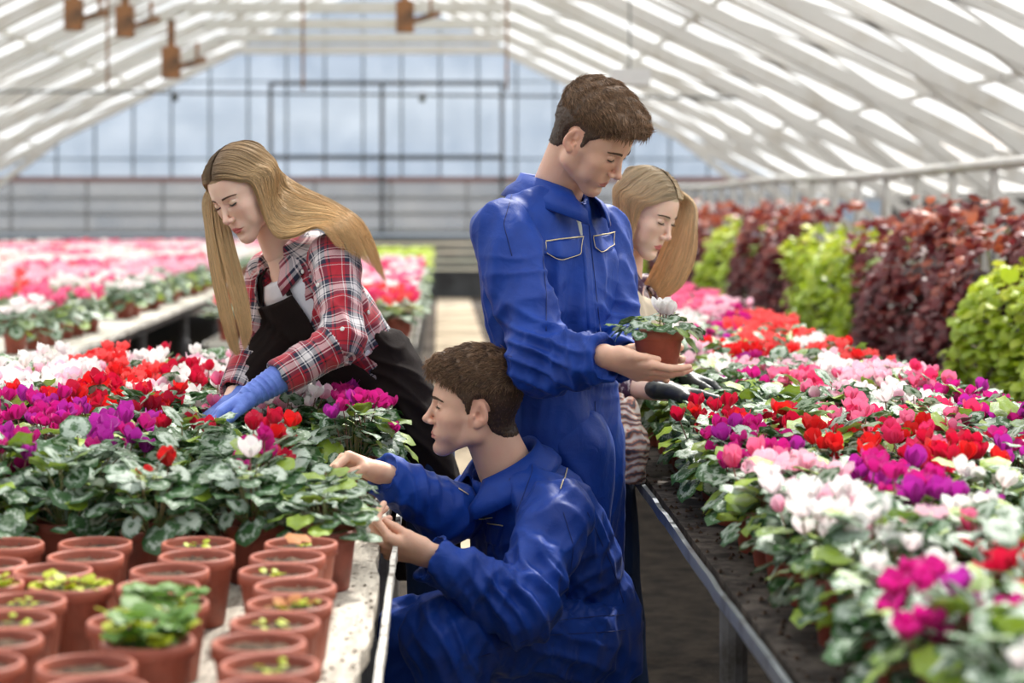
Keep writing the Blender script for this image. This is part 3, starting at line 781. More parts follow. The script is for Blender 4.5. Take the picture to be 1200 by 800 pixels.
# --- the leafy hedge on the far right: burgundy and lime clumps alternating
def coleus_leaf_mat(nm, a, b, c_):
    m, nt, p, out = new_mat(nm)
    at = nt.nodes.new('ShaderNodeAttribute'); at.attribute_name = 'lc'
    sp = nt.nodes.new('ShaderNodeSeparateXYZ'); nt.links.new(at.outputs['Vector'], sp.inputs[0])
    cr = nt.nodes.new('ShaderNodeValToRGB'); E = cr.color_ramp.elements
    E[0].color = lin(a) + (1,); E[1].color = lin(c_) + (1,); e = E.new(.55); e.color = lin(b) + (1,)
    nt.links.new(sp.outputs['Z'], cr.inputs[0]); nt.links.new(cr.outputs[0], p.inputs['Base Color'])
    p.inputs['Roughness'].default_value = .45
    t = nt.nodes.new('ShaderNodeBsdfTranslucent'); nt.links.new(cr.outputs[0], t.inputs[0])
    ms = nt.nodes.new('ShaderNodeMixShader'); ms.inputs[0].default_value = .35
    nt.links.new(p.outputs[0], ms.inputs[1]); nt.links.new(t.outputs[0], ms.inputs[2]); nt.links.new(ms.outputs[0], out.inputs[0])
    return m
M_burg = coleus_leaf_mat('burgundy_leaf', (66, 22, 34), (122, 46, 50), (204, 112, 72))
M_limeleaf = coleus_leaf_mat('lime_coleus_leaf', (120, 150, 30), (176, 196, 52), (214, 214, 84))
def hedge_clump(y0, y1, lime, label, group, top=False):
    t = thing('trailing_shrub', label, 'shrub', (2.55 + (.14 if top else 0), (y0 + y1) / 2, BZ), group=group)
    L_ = y1 - y0; rr = random.Random(int(y0 * 10)); fm = FM()
    n = int(L_ * (760 if y0 < 13 else 260))
    for i in range(n):
        yy = rr.uniform(-L_ / 2, L_ / 2); h = rr.random()
        if top: h = .66 + h * .36
        bulge = .10 * math.sin(h * 3.1) + .05 * math.sin(yy * 5 + h * 7 + y0)
        z = -.28 + h * (.98 + .06 * math.sin(yy * 3.3 + y0) + (.0 if not lime else (-.24 if y0 < 8 else -.14)))
        xx = -.24 - bulge * .8 + rr.uniform(-.03, .05) + (.0 if h < .86 else (h - .86) * rr.uniform(0, 3.5))
        if lime: xx -= .05; yy *= .8 + .3 * h + (.35 if h < .5 else 0) * .5
        out_ = (-1, rr.uniform(-.8, .5), 0) if h < .86 else (rr.uniform(-1, .3), rr.uniform(-1, 1), 0)
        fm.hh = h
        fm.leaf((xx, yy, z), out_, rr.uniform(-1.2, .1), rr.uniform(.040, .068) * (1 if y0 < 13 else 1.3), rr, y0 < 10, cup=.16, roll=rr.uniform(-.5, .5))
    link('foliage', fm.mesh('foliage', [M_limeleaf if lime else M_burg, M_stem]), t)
    mb = MB()
    for i in range(int(L_ * 5)):
        yy = -L_ / 2 + (i + .5) / 5
        if abs(yy) < L_ / 2: mb.tube([(-.02, yy, .0), (-.08 + rr.uniform(-.04, .04), yy, .35), (-.12, yy + rr.uniform(-.1, .1), .6)], .006, 5)
    mb.build('stem', M_stem, t)
    MB().box(-.20, .12, -L_ / 2 + .02, L_ / 2 - .02, .0, .16).build('trough', simple_mat('dark_trough', (48, 40, 36), .8), t)
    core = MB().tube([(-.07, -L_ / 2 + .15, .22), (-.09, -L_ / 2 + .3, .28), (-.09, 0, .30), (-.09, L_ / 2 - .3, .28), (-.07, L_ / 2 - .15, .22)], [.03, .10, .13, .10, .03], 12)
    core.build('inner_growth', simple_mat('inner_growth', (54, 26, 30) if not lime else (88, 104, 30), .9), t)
segs = [(6.4, 8.2, 1), (8.2, 10.6, 0), (10.6, 12.3, 1), (12.3, 14.9, 0), (14.9, 16.2, 1), (16.2, 21, 0), (21, 22, 1), (22, 27, 0)]
hedge_clump(6.5, 8.3, 0, 'burgundy leafed shrub topping out above the nearest lime shrub at far right', 'clumps of the leafy hedge', top=True)
w_ = ['nearest', 'second', 'third', 'fourth']; ci = {0: 0, 1: 0}
for a, b, l in segs:
    hedge_clump(a, b, l, ('lime green' if l else 'burgundy') + ' leafed shrub trailing from a trough at far right, %s of the %s ones' % (w_[ci[l]], 'lime' if l else 'burgundy'), 'clumps of the leafy hedge'); ci[l] += 1
# ================================================================== IMPLICIT SURFACES (bodies, faces, hands, clothes)
def _n(v): v = np.asarray(v, float); return v / (np.linalg.norm(v) + 1e-12)
A3 = lambda v: np.asarray(tuple(v), float)
class Ell:
    def __init__(s, c, r, R=None, k=.01, op='u'):
        s.c = A3(c); s.r = A3(r); s.R = np.eye(3) if R is None else R; s.k = k; s.op = op
        m = max(s.r); s.lo = s.c - m; s.hi = s.c + m
    def d(s, P):
        q = (P - s.c) @ s.R; a = q / s.r; k0 = np.sqrt((a * a).sum(-1)); k1 = np.sqrt(((a / s.r) ** 2).sum(-1)) + 1e-9
        return k0 * (k0 - 1) / k1
class Cone:
    """tapered capsule a->b; flat=(axis, factor) squashes it; cut ends it flat at b"""
    def __init__(s, a, b, r1, r2, k=.01, op='u', flat=None, cut=False, cuta=False):
        s.a = A3(a); s.b = A3(b); s.r1 = r1; s.r2 = r2; s.k = k; s.op = op; s.flat = flat; s.cut = cut; s.cuta = cuta
        m = max(r1, r2) * (1 / min(1, flat[1]) if flat else 1); s.lo = np.minimum(s.a, s.b) - m; s.hi = np.maximum(s.a, s.b) + m
    def d(s, P):
        ba = s.b - s.a; L2 = ba @ ba; t = np.clip(((P - s.a) @ ba) / L2, 0, 1); q = P - s.a - t[..., None] * ba
        if s.flat is not None:
            w = _n(s.flat[0]); c = (q @ w)[..., None] * w; q = q + c * (s.flat[1] - 1)
        d = np.sqrt((q * q).sum(-1)) - (s.r1 + (s.r2 - s.r1) * t)
        if s.cut: d = np.maximum(d, (P - s.b) @ _n(ba))
        if s.cuta: d = np.maximum(d, -(P - s.a) @ _n(ba))
        return d
class Loft:
    """stack of ellipses along axis Z of frame R (columns: width, front, up) at origin o; st rows: z, cu, cv, a, b"""
    def __init__(s, o, R, st, k=.02, op='u', e=2.3):
        s.o = A3(o); s.R = R; s.st = np.array(st, float); s.k = k; s.op = op; s.e = e
        pts = []
        for z, cu, cv, a, b in s.st:
            for i in (-1, 1):
                for j in (-1, 1): pts.append(s.o + R @ np.array([cu + i * a, cv + j * b, z]))
        s.lo = np.min(pts, 0) - .03; s.hi = np.max(pts, 0) + .03
    def d(s, P):
        q = (P - s.o) @ s.R; z = q[..., 2]; T = s.st[:, 0]
        f = [np.interp(z, T, s.st[:, i]) for i in range(1, 5)]
        u = np.abs((q[..., 0] - f[0]) / f[2]); v = np.abs((q[..., 1] - f[1]) / f[3])
        rad = (u ** s.e + v ** s.e) ** (1 / s.e)
        d = (rad - 1) * np.minimum(f[2], f[3])
        dz = np.maximum(T[0] - z, z - T[-1])
        return np.where(dz > 0, np.sqrt(np.maximum(d, 0) ** 2 + dz ** 2), np.maximum(d, dz))
def field(prims, res, pad=.02, box=None):
    us = [p for p in prims if p.op == 'u']
    lo = np.min([p.lo for p in us], 0) - pad; hi = np.max([p.hi for p in us], 0) + pad
    if box is not None: lo = np.maximum(lo, box[0]); hi = np.minimum(hi, box[1])
    n = np.ceil((hi - lo) / res).astype(int) + 1
    ax = [lo[i] + np.arange(n[i]) * res for i in range(3)]
    D = np.full(n, .05, np.float32)
    for p in prims:
        g = p.k + pad * .9 + res
        i0 = [max(0, int((p.lo[i] - g - lo[i]) / res)) for i in range(3)]; i1 = [min(n[i], int((p.hi[i] + g - lo[i]) / res) + 2) for i in range(3)]
        if any(i1[i] <= i0[i] for i in range(3)): continue
        sl = tuple(slice(i0[i], i1[i]) for i in range(3))
        P = np.stack(np.meshgrid(*[ax[i][sl[i]] for i in range(3)], indexing='ij'), -1)
        d = p.d(P); o = D[sl]; k = max(p.k, 1e-5)
        if p.op == 'u':
            h = np.maximum(k - np.abs(o - d), 0) / k; D[sl] = np.minimum(o, d) - h * h * k * .25
        else:
            d = -d; h = np.maximum(k - np.abs(o - d), 0) / k; D[sl] = np.maximum(o, d) + h * h * k * .25
    return D, lo
def nets(D, lo, res):
    S = D < 0
    c = [S[i:S.shape[0] - 1 + i, j:S.shape[1] - 1 + j, k:S.shape[2] - 1 + k] for i in (0, 1) for j in (0, 1) for k in (0, 1)]
    tot = sum(x.astype(np.int8) for x in c); act = (tot > 0) & (tot < 8)
    idx = np.argwhere(act); vid = np.full(act.shape, -1, np.int64); vid[act] = np.arange(len(idx))
    cs = np.array([(i, j, k) for i in (0, 1) for j in (0, 1) for k in (0, 1)])
    val = np.stack([D[idx[:, 0] + a, idx[:, 1] + b, idx[:, 2] + d] for a, b, d in cs], 1)
    acc = np.zeros((len(idx), 3)); cnt = np.zeros(len(idx))
    for a in range(8):
        for b in range(a + 1, 8):
            if np.abs(cs[a] - cs[b]).sum() != 1: continue
            va, vb = val[:, a], val[:, b]; m = (va < 0) != (vb < 0); t = np.where(m, va / (va - vb + 1e-12), 0)
            acc += np.where(m[:, None], cs[a] + t[:, None] * (cs[b] - cs[a]), 0); cnt += m
    V = lo + (idx + acc / cnt[:, None]) * res
    F = []
    for ax in range(3):
        u, v = [(1, 2), (2, 0), (0, 1)][ax]
        sh = list(S.shape); sl0 = [slice(None)] * 3; sl1 = [slice(None)] * 3; sl0[ax] = slice(0, -1); sl1[ax] = slice(1, None)
        s0 = S[tuple(sl0)]; s1 = S[tuple(sl1)]; e = np.argwhere(s0 != s1)
        ok = (e[:, u] > 0) & (e[:, v] > 0) & (e[:, u] < sh[u] - 1) & (e[:, v] < sh[v] - 1); e = e[ok]
        ins = s0[e[:, 0], e[:, 1], e[:, 2]]
        def g(du, dv):
            q = e.copy(); q[:, u] += du; q[:, v] += dv; return vid[q[:, 0], q[:, 1], q[:, 2]]
        Q = np.stack([g(-1, -1), g(0, -1), g(0, 0), g(-1, 0)], 1)
        Q[~ins] = Q[~ins][:, ::-1]; F.append(Q)
    F = np.concatenate(F); return V, F[(F >= 0).all(1)]
def normals(V, F):
    a = V[F[:, 2]] - V[F[:, 0]]; b = V[F[:, 3 if F.shape[1] > 3 else 1]] - V[F[:, 1]]; n = np.cross(a, b)
    N = np.zeros_like(V)
    for i in range(F.shape[1]): np.add.at(N, F[:, i], n)
    return N / (np.linalg.norm(N, axis=1, keepdims=True) + 1e-12)
def smooth(V, F, it=2, lam=.5):
    for _ in range(it):
        S = np.zeros_like(V); C = np.zeros(len(V))
        for i in range(4):
            for j in (1, 3):
                np.add.at(S, F[:, i], V[F[:, (i + j) % 4]]); np.add.at(C, F[:, i], 1)
        V = V + lam * (S / np.maximum(C, 1)[:, None] - V)
    return V
def keep_big(V, F):
    """drops stray specks"""
    lab = np.arange(len(V))
    for _ in range(400):
        m = lab[F].min(1); new = lab.copy()
        for i in range(4): np.minimum.at(new, F[:, i], m)
        new = new[new]
        if (new == lab).all(): break
        lab = new
    u, c = np.unique(lab[F[:, 0]], return_counts=True); big = u[c > 60]
    return V, F[np.isin(lab[F[:, 0]], big)]
def sdf(prims, res, sm=1, box=None):
    D, lo = field(prims, res, box=box); V, F = nets(D, lo, res); V = smooth(V, F, sm) if sm else V
    return V, F
# gradient noise, vectorised
_pr = np.random.default_rng(3); _perm = _pr.permutation(256); _perm = np.concatenate([_perm, _perm]); _gr = _pr.normal(size=(256, 3)); _gr /= np.linalg.norm(_gr, axis=1, keepdims=True)
def noise(P):
    P = np.asarray(P, float); i = np.floor(P).astype(int); f = P - i; w = f * f * f * (f * (f * 6 - 15) + 10); out = 0
    for a in (0, 1):
        for b in (0, 1):
            for c in (0, 1):
                h = _perm[(_perm[(_perm[(i[:, 0] + a) & 255] + i[:, 1] + b) & 255] + i[:, 2] + c) & 255]
                g = (_gr[h] * (f - [a, b, c])).sum(1)
                out = out + g * (w[:, 0] if a else 1 - w[:, 0]) * (w[:, 1] if b else 1 - w[:, 1]) * (w[:, 2] if c else 1 - w[:, 2])
    return out * 1.5
def fold(V, N, c, R, d, lam, amp, seed=0, sharp=1.6, warp=1.6, along=None):
    """soft ridged folds: wave across direction d, fading with distance from c (R may be 3 radii)"""
    c = A3(c); d = _n(A3(d)); q = V - c; R = np.broadcast_to(np.asarray(R, float), 3)
    w = np.exp(-((q / R) ** 2).sum(1))
    ph = (q @ d) / lam + warp * noise(V * 7 + seed * 3.7) * .55
    r = (1 - np.abs(np.sin(np.pi * ph))) ** sharp
    return V + N * ((r - .35) * amp * w)[:, None]
def drape(V, N, d, lam_across, lam_along, amp, seed=0):
    """long soft undulations stretched along d"""
    d = _n(A3(d)); al = (V @ d)[:, None] * d; ac = V - al
    n = noise(ac / lam_across + al / lam_along + seed * 11.3)
    r = 1 - np.abs(n) * 2.2
    return V + N * (amp * (r - .5))[:, None]
def to_mesh(name, V, F, mats, attrs=None, smooth_=True, fmat=None):
    me = bpy.data.meshes.new(name)
    me.vertices.add(len(V)); me.vertices.foreach_set('co', np.asarray(V, np.float32).ravel())
    k = F.shape[1]; me.loops.add(len(F) * k); me.loops.foreach_set('vertex_index', F.astype(np.int32).ravel())
    me.polygons.add(len(F)); me.polygons.foreach_set('loop_start', np.arange(len(F), dtype=np.int32) * k)
    if fmat is not None: me.polygons.foreach_set('material_index', np.asarray(fmat, np.int32))
    me.polygons.foreach_set('use_smooth', np.full(len(F), smooth_))
    for m in (mats if isinstance(mats, list) else [mats]): me.materials.append(m)
    for an, av in (attrs or {}).items():
        a = me.attributes.new(an, 'FLOAT_VECTOR', 'POINT' if len(av) == len(V) else 'CORNER'); a.data.foreach_set('vector', np.asarray(av, np.float32).ravel())
    me.update(calc_edges=True); me.validate(); return me
def join(*parts):
    Vs, Fs, o = [], [], 0
    for V, F in parts: Vs.append(V); Fs.append(F + o); o += len(V)
    return np.concatenate(Vs), np.concatenate(Fs)
def frame(F, U=(0, 0, 1)):
    """columns: person's right, forward, up"""
    F = _n(F); R = _n(np.cross(F, A3(U))); U = np.cross(R, F); return np.stack([R, F, U], 1)
def catmull(P, n):
    P = np.asarray(P, float); P = np.concatenate([[2 * P[0] - P[1]], P, [2 * P[-1] - P[-2]]]); m = len(P) - 3
    t = np.linspace(0, m - 1e-9, n); i = t.astype(int); f = (t - i)[:, None]
    a, b, c, d = P[i], P[i + 1], P[i + 2], P[i + 3]
    return .5 * (2 * b + (c - a) * f + (2 * a - 5 * b + 4 * c - d) * f ** 2 + (3 * b - a - 3 * c + d) * f ** 3)
def strands_mesh(name, S, rad, mat, parent=None, seed=0, flat=1.0):
    """S: (n, k, 3) strand points; three-sided tapered tubes; attribute 'lc' = (random, along, random2)"""
    n, k, _ = S.shape; rng = np.random.default_rng(seed)
    T = np.gradient(S, axis=1); T /= np.linalg.norm(T, axis=2, keepdims=True) + 1e-12
    ref = np.array([.3, .9, .2]); A = np.cross(T, ref); A /= np.linalg.norm(A, axis=2, keepdims=True) + 1e-9; B = np.cross(T, A)
    tt = np.linspace(0, 1, k); prof = np.clip((1 - tt) * 5, .12, 1) * np.clip(tt * 8 + .6, 0, 1)
    rr_ = (rad * rng.uniform(.7, 1.3, n))[:, None] * prof[None]
    R = []
    for j in range(3):
        a = 2 * math.pi * j / 3; R.append(S + (A * math.cos(a) + B * math.sin(a) * flat) * rr_[..., None])
    V = np.stack(R, 2).reshape(-1, 3)
    i = np.arange(n)[:, None, None] * k * 3 + np.arange(k - 1)[None, :, None] * 3; j = np.arange(3)[None, None, :]
    F = np.stack([i + j, i + (j + 1) % 3, i + 3 + (j + 1) % 3, i + 3 + j], -1).reshape(-1, 4)
    r1 = rng.random(n); lc = np.stack([np.broadcast_to(r1[:, None, None], (n, k, 3)), np.broadcast_to(tt[None, :, None], (n, k, 3)), np.broadcast_to(rng.random(n)[:, None, None], (n, k, 3))], -1).reshape(-1, 3)
    return to_mesh(name, V, F, mat, {'lc': lc})

# ------------------------------------------------------------------ head
def head_prims(male, slim=1.0, openness=0.0):
    s = .001; w = 1.0 if male else .955; E = []
    def e(c, r, k, op='u', R=None): E.append(Ell(np.array(c) * s * [w, 1, 1], np.array(r) * s * [w, 1, 1], R, k * s, op))
    def c(a, b, r1, r2, k, op='u', **kw): E.append(Cone(np.array(a) * s * [w, 1, 1], np.array(b) * s * [w, 1, 1], r1 * s, r2 * s, k * s, op, **kw))
    e((0, -10, 32), (76, 96, 82), 5)
    e((0, 26, 14), (66, 60, 74), 20)
    e((0, 34, -30), (55, 52, 56), 22)
    jw = 53 if male else 47
    for q in (-1, 1):
        c((q * jw, 2, -60 if male else -54), (q * (15 if male else 9), 64, -102), 15, 13, 22)      # jaw line
        c((q * 60, 8, -20), (q * jw, 4, -58), 15, 14, 22)
        e((q * 40, 56, -26), (20, 20, 20), 20)                                                   # cheekbone
        e((q * 34, 54, -56), (20, 20, 24), 18)
        c((q * 12, 80, 16), (q * 40, 66, 16), 8.5 if male else 6.5, 8 if male else 6.5, 15)      # brow
    e((0, 60, -86), (30, 22, 28), 18)
    e((0, 74, -103 if male else -101), (16 if male else 12, 12, 13), 15)                            # chin
    e((0, 70, -66), (30, 20, 20), 14)                                                             # muzzle
    for q in (-1, 1):
        e((q * 31, 91, 1), (17, 9.5, 9.5), 9, 's')                                                # socket
        e((q * 16, 92, -4), (5, 10, 9), 8, 's')
    nb = 7.4 if male else 6.2
    c((0, 83, 6), (0, 103, -34), nb - 1.2, nb + .6, 9)                                                # nose
    e((0, 105 if male else 102, -37), (9 if male else 8, 9.5, 7.8), 6); e((0, 95, -44), (5, 10, 4.5), 6)
    for q in (-1, 1):
        e((q * (11.5 if male else 10), 94, -41), (7, 8.5, 6.2), 5)
        e((q * 6, 98, -48.0), (2.8, 4.4, 1.9), 2, 's')
    # lips
    lw = 25 if male else 23
    c((-lw + 3, 82, -70.5), (0, 88.5, -67.8), 2.8, 4.4 if male else 4.9, 4); c((lw - 3, 82, -70.5), (0, 88.5, -67.8), 2.8, 4.4 if male else 4.9, 4)
    c((-lw + 6, 82, -74), (0, 87, -76.6), 3.0, 5.2, 3.5); c((lw - 6, 82, -74), (0, 87, -76.6), 3.0, 5.2, 3.5)
    c((-lw, 83.5, -71.5), (0, 93.4, -72), 1.0, 1.2, 2.2, 's'); c((lw, 83.5, -71.5), (0, 93.4, -72), 1.0, 1.2, 2.2, 's')
    e((0, 96, -58), (2.6, 5, 8), 4, 's')
    e((0, 88, -88), (16, 7, 4.5), 8, 's')                                                        # under the lip
    for q in (-1, 1):                                                                              # lids
        e((q * 31.5, 71.5, 0), (15.6, 13.4, 12.8), 2.5)
        c((q * 19, 83.2, 7.2), (q * 44, 76.5, 6.4), 1.3, 1.3, 1.8, 's')                             # crease
        c((q * 20.5, 84.6, -3.6 + openness * 2), (q * 31, 86.2, -5.5), .7, .9, 1.2, 's'); c((q * 31, 86.2, -5.5), (q * 42.5, 79, -3.0 + openness * 2), .9, .7, 1.2, 's')
        if openness > 0:
            e((q * 31, 86, -1.0), (11.0, 6, 4.6 * openness), 1.0, 's')
    # ears
    for q in (-1, 1):
        Rr = np.array(Matrix.Rotation(q * .30, 3, 'Z') @ Matrix.Rotation(-.18, 3, 'X'))
        e((q * 76 / w, -12, -6), (6.5, 15.5, 27.5), 4, R=Rr); e((q * 75 / w, -5, -30), (6, 9, 10), 5)
        e((q * 83 / w, -10, -2), (7, 9.2, 18), 3, 's', Rr); e((q * 78 / w, -4, -10), (7, 6, 8), 3, 's')
        c((q * 78 / w, -14, 8), (q * 78 / w, -20, -14), 2.6, 2.4, 3)
        e((q * 76 / w, 4, -12), (3.4, 3, 5), 3)
    return E
def head_mesh(male, neck_to, neck_r, neck_r2, openness=0.0, res=.0019):
    """neck_to: neck base point in head coordinates"""
    E = head_prims(male, openness=openness)
    nr = neck_r
    E.insert(3, Cone((0, -30 * .001, -.045), neck_to, nr, neck_r2, .03))
    V, F = sdf(E, res, 1); V, F = keep_big(V, F); return V, F
def head_zone(V, male):
    """lc: x lips, y blush / warm, z stubble"""
    w = 1.0 if male else .955
    x, y, z = V[:, 0] / w * 1000, V[:, 1] * 1000, V[:, 2] * 1000
    ax = np.abs(x)
    up = -71.5 + np.interp(ax, [0, 3, 7, 22], [8.0, 9.6, 8.2, 1.0]); lo_ = -72 - np.interp(ax, [0, 8, 21], [11.5, 10, 1.0])
    lip = np.clip((up - z) / 1.6, 0, 1) * np.clip((z - lo_) / 1.6, 0, 1) * (ax < 22.5) * (y > 72)
    bl = np.exp(-(((ax - 42) / 16) ** 2 + ((z + 32) / 14) ** 2)) * (y > 20) * .8 + np.exp(-((ax / 10) ** 2 + ((z + 40) / 9) ** 2)) * (y > 92) * .7
    ear = ((ax > 66) & (np.abs(y + 8) < 26) & (np.abs(z + 5) < 34)) * np.clip((ax - 68) / 6, 0, 1)
    bl = np.clip(bl + ear * .8, 0, 1)
    st = np.exp(-(((ax - 36) / 14) ** 2 + ((z + 88) / 22) ** 2)) * (y > 0) + np.exp(-((ax / 26) ** 2 + ((z + 92) / 18) ** 2)) * (y > 40) if male else 0 * x
    return np.stack([lip, bl, np.clip(st, 0, 1) * .6], 1)
def skin_mat(nm, base, lips, blush, stubble):
    m, nt, p, out = new_mat(nm)
    at = nt.nodes.new('ShaderNodeAttribute'); at.attribute_name = 'lc'
    sp = nt.nodes.new('ShaderNodeSeparateXYZ'); nt.links.new(at.outputs['Vector'], sp.inputs[0])
    last = None
    tc = nt.nodes.new('ShaderNodeTexCoord'); n = nt.nodes.new('ShaderNodeTexNoise'); n.inputs['Scale'].default_value = 28; n.inputs['Detail'].default_value = 5
    nt.links.new(tc.outputs['Object'], n.inputs[0])
    m0 = nt.nodes.new('ShaderNodeMix'); m0.data_type = 'RGBA'; m0.inputs[6].default_value = lin(base) + (1,); m0.inputs[7].default_value = lin(blush) + (1,)
    q = nt.nodes.new('ShaderNodeMapRange'); q.inputs[1].default_value = .45; q.inputs[2].default_value = .75; q.inputs[4].default_value = .18
    nt.links.new(n.outputs['Fac'], q.inputs[0]); ad = nt.nodes.new('ShaderNodeMath'); ad.operation = 'MULTIPLY_ADD'; ad.inputs[1].default_value = .38
    nt.links.new(sp.outputs['Y'], ad.inputs[0]); nt.links.new(q.outputs[0], ad.inputs[2]); nt.links.new(ad.outputs[0], m0.inputs[0])
    m1 = nt.nodes.new('ShaderNodeMix'); m1.data_type = 'RGBA'; m1.inputs[7].default_value = lin(stubble) + (1,)
    nt.links.new(m0.outputs[2], m1.inputs[6]); nt.links.new(sp.outputs['Z'], m1.inputs[0])
    m2 = nt.nodes.new('ShaderNodeMix'); m2.data_type = 'RGBA'; m2.inputs[7].default_value = lin(lips) + (1,)
    nt.links.new(m1.outputs[2], m2.inputs[6]); nt.links.new(sp.outputs['X'], m2.inputs[0]); nt.links.new(m2.outputs[2], p.inputs['Base Color'])
    p.inputs['Roughness'].default_value = .5; p.inputs['Subsurface Weight'].default_value = .22; p.inputs['Subsurface Radius'].default_value = (1, .35, .2); p.inputs['Subsurface Scale'].default_value = .006
    b = nt.nodes.new('ShaderNodeBump'); b.inputs['Distance'].default_value = .0006; b.inputs['Strength'].default_value = .5
    n2 = nt.nodes.new('ShaderNodeTexNoise'); n2.inputs['Scale'].default_value = 240; nt.links.new(tc.outputs['Object'], n2.inputs[0]); nt.links.new(n2.outputs['Fac'], b.inputs['Height']); nt.links.new(b.outputs[0], p.inputs['Normal'])
    return m

# ------------------------------------------------------------------ hand
def hand_prims(curls, thumb, spread=6, s=1.0, forearm=.09, wrist_r=.027, glove=0.0, yaws=None):
    """local axes: x toward the thumb side, y wrist->knuckles, z back of the hand. curls: four (mcp, pip, dip) in degrees"""
    g = glove; E = []
    E.append(Cone((0, -forearm, 0), (0, .004, 0), (wrist_r * 1.12 + g), (wrist_r + g) * .95, .01, flat=((0, 0, 1), 1.22)))
    E.append(Cone((0.004, .002, 0), (.020, .078, 0), .024 + g, .016 + g, .014, flat=((0, 0, 1), 1.35)))
    E.append(Cone((-.006, .004, 0), (-.022, .068, 0), .023 + g, .014 + g, .014, flat=((0, 0, 1), 1.3)))
    E.append(Cone((0, .01, 0), (0, .078, 0), .022 + g, .016 + g, .014, flat=((0, 0, 1), 1.35)))
    E.append(Cone((.020, .018, -.008), (.026, .046, -.008), .016 + g, .013 + g, .012))                 # thumb muscle
    kn = [(.030, .088), (.009, .093), (-.012, .088), (-.031, .078)]
    ln = [(.043, .026, .021), (.047, .030, .022), (.043, .028, .022), (.034, .021, .019)]
    rd = [(.0096, .0086, .0078, .0066), (.0098, .0088, .0079, .0067), (.0093, .0083, .0075, .0064), (.0082, .0073, .0066, .0057)]
    tips = []
    for f in range(4):
        yaw = math.radians((1.5 - f) * spread + (yaws[f] if yaws else 0)); p = np.array([kn[f][0], kn[f][1], .0]); ang = 0
        E.append(Cone((kn[f][0] * .6, .045, 0), p, .011 + g, rd[f][0] + g + .0008, .008))
        for j in range(3):
            ang += math.radians(curls[f][j]); d = np.array([math.sin(yaw) * math.cos(ang), math.cos(yaw) * math.cos(ang), -math.sin(ang)])
            q = p + d * ln[f][j]; E.append(Cone(p, q, rd[f][j] + g, rd[f][j + 1] + g, .003 if j else .005)); p = q
        tips.append(p)
    t = [np.array(v, float) for v in thumb]                                                          # base, mcp, ip, tip
    E.append(Cone(t[0], t[1], .0135 + g, .0115 + g, .012)); E.append(Cone(t[1], t[2], .0108 + g, .0098 + g, .004)); E.append(Cone(t[2], t[3], .0098 + g, .0078 + g, .003))
    return E
THUMB_OPEN = [(.018, .020, -.004), (.042, .045, -.012), (.056, .072, -.016), (.062, .096, -.020)]
THUMB_SIDE = [(.018, .020, -.006), (.034, .050, -.020), (.034, .080, -.030), (.028, .104, -.036)]
def hand_mesh(wrist, D, T, palm, scale=1.0, res=.0016, **kw):
    V, F = sdf(hand_prims(**kw), res / scale, 1)
    D = _n(D); X = A3(T); X = _n(X - D * (X @ D)); Z = np.cross(X, D)
    if Z @ A3(palm) > 0: Z = -Z
    M = np.stack([X, D, Z], 1)
    if np.linalg.det(M) < 0: F = F[:, ::-1]
    return V * scale @ M.T + A3(wrist), F

# ------------------------------------------------------------------ cloth
def cloth_mat(nm, rgb, rgb2, rough=.72, sheen=.25, weave=900, fold_bump=.35):
    m, nt, p, out = new_mat(nm)
    tc = nt.nodes.new('ShaderNodeTexCoord'); n = nt.nodes.new('ShaderNodeTexNoise'); n.inputs['Scale'].default_value = 9; n.inputs['Detail'].default_value = 6; n.inputs['Roughness'].default_value = .6
    nt.links.new(tc.outputs['Object'], n.inputs[0]); mx = nt.nodes.new('ShaderNodeMix'); mx.data_type = 'RGBA'; mx.inputs[6].default_value = lin(rgb) + (1,); mx.inputs[7].default_value = lin(rgb2) + (1,)
    r = nt.nodes.new('ShaderNodeMapRange'); r.inputs[1].default_value = .35; r.inputs[2].default_value = .7
    nt.links.new(n.outputs['Fac'], r.inputs[0]); nt.links.new(r.outputs[0], mx.inputs[0]); nt.links.new(mx.outputs[2], p.inputs['Base Color'])
    p.inputs['Roughness'].default_value = rough; p.inputs['Sheen Weight'].default_value = sheen; p.inputs['Sheen Roughness'].default_value = .4
    p.inputs['Specular IOR Level'].default_value = .3
    w = nt.nodes.new('ShaderNodeTexNoise'); w.inputs['Scale'].default_value = weave; nt.links.new(tc.outputs['Object'], w.inputs[0])
    b = nt.nodes.new('ShaderNodeBump'); b.inputs['Distance'].default_value = .0006; b.inputs['Strength'].default_value = .5; nt.links.new(w.outputs['Fac'], b.inputs['Height'])
    n2 = nt.nodes.new('ShaderNodeTexNoise'); n2.inputs['Scale'].default_value = 26; n2.inputs['Detail'].default_value = 3; n2.inputs['Distortion'].default_value = 1.2; nt.links.new(tc.outputs['Object'], n2.inputs[0])
    b2 = nt.nodes.new('ShaderNodeBump'); b2.inputs['Distance'].default_value = .006; b2.inputs['Strength'].default_value = fold_bump
    nt.links.new(n2.outputs['Fac'], b2.inputs['Height']); nt.links.new(b.outputs[0], b2.inputs['Normal']); nt.links.new(b2.outputs[0], p.inputs['Normal'])
    return m
def bvh(V, F): return BVHTree.FromPolygons([tuple(v) for v in V], [tuple(int(i) for i in f) for f in F])
def project(B, p, n, off=.003):
    """drops p (floating in front) onto the surface against direction n"""
    n = Vector(_n(n)); h = B.ray_cast(Vector(p) + n * .30, -n, .6)
    if h[0] is None: h = B.find_nearest(Vector(p))
    return np.array(h[0] + n * off)
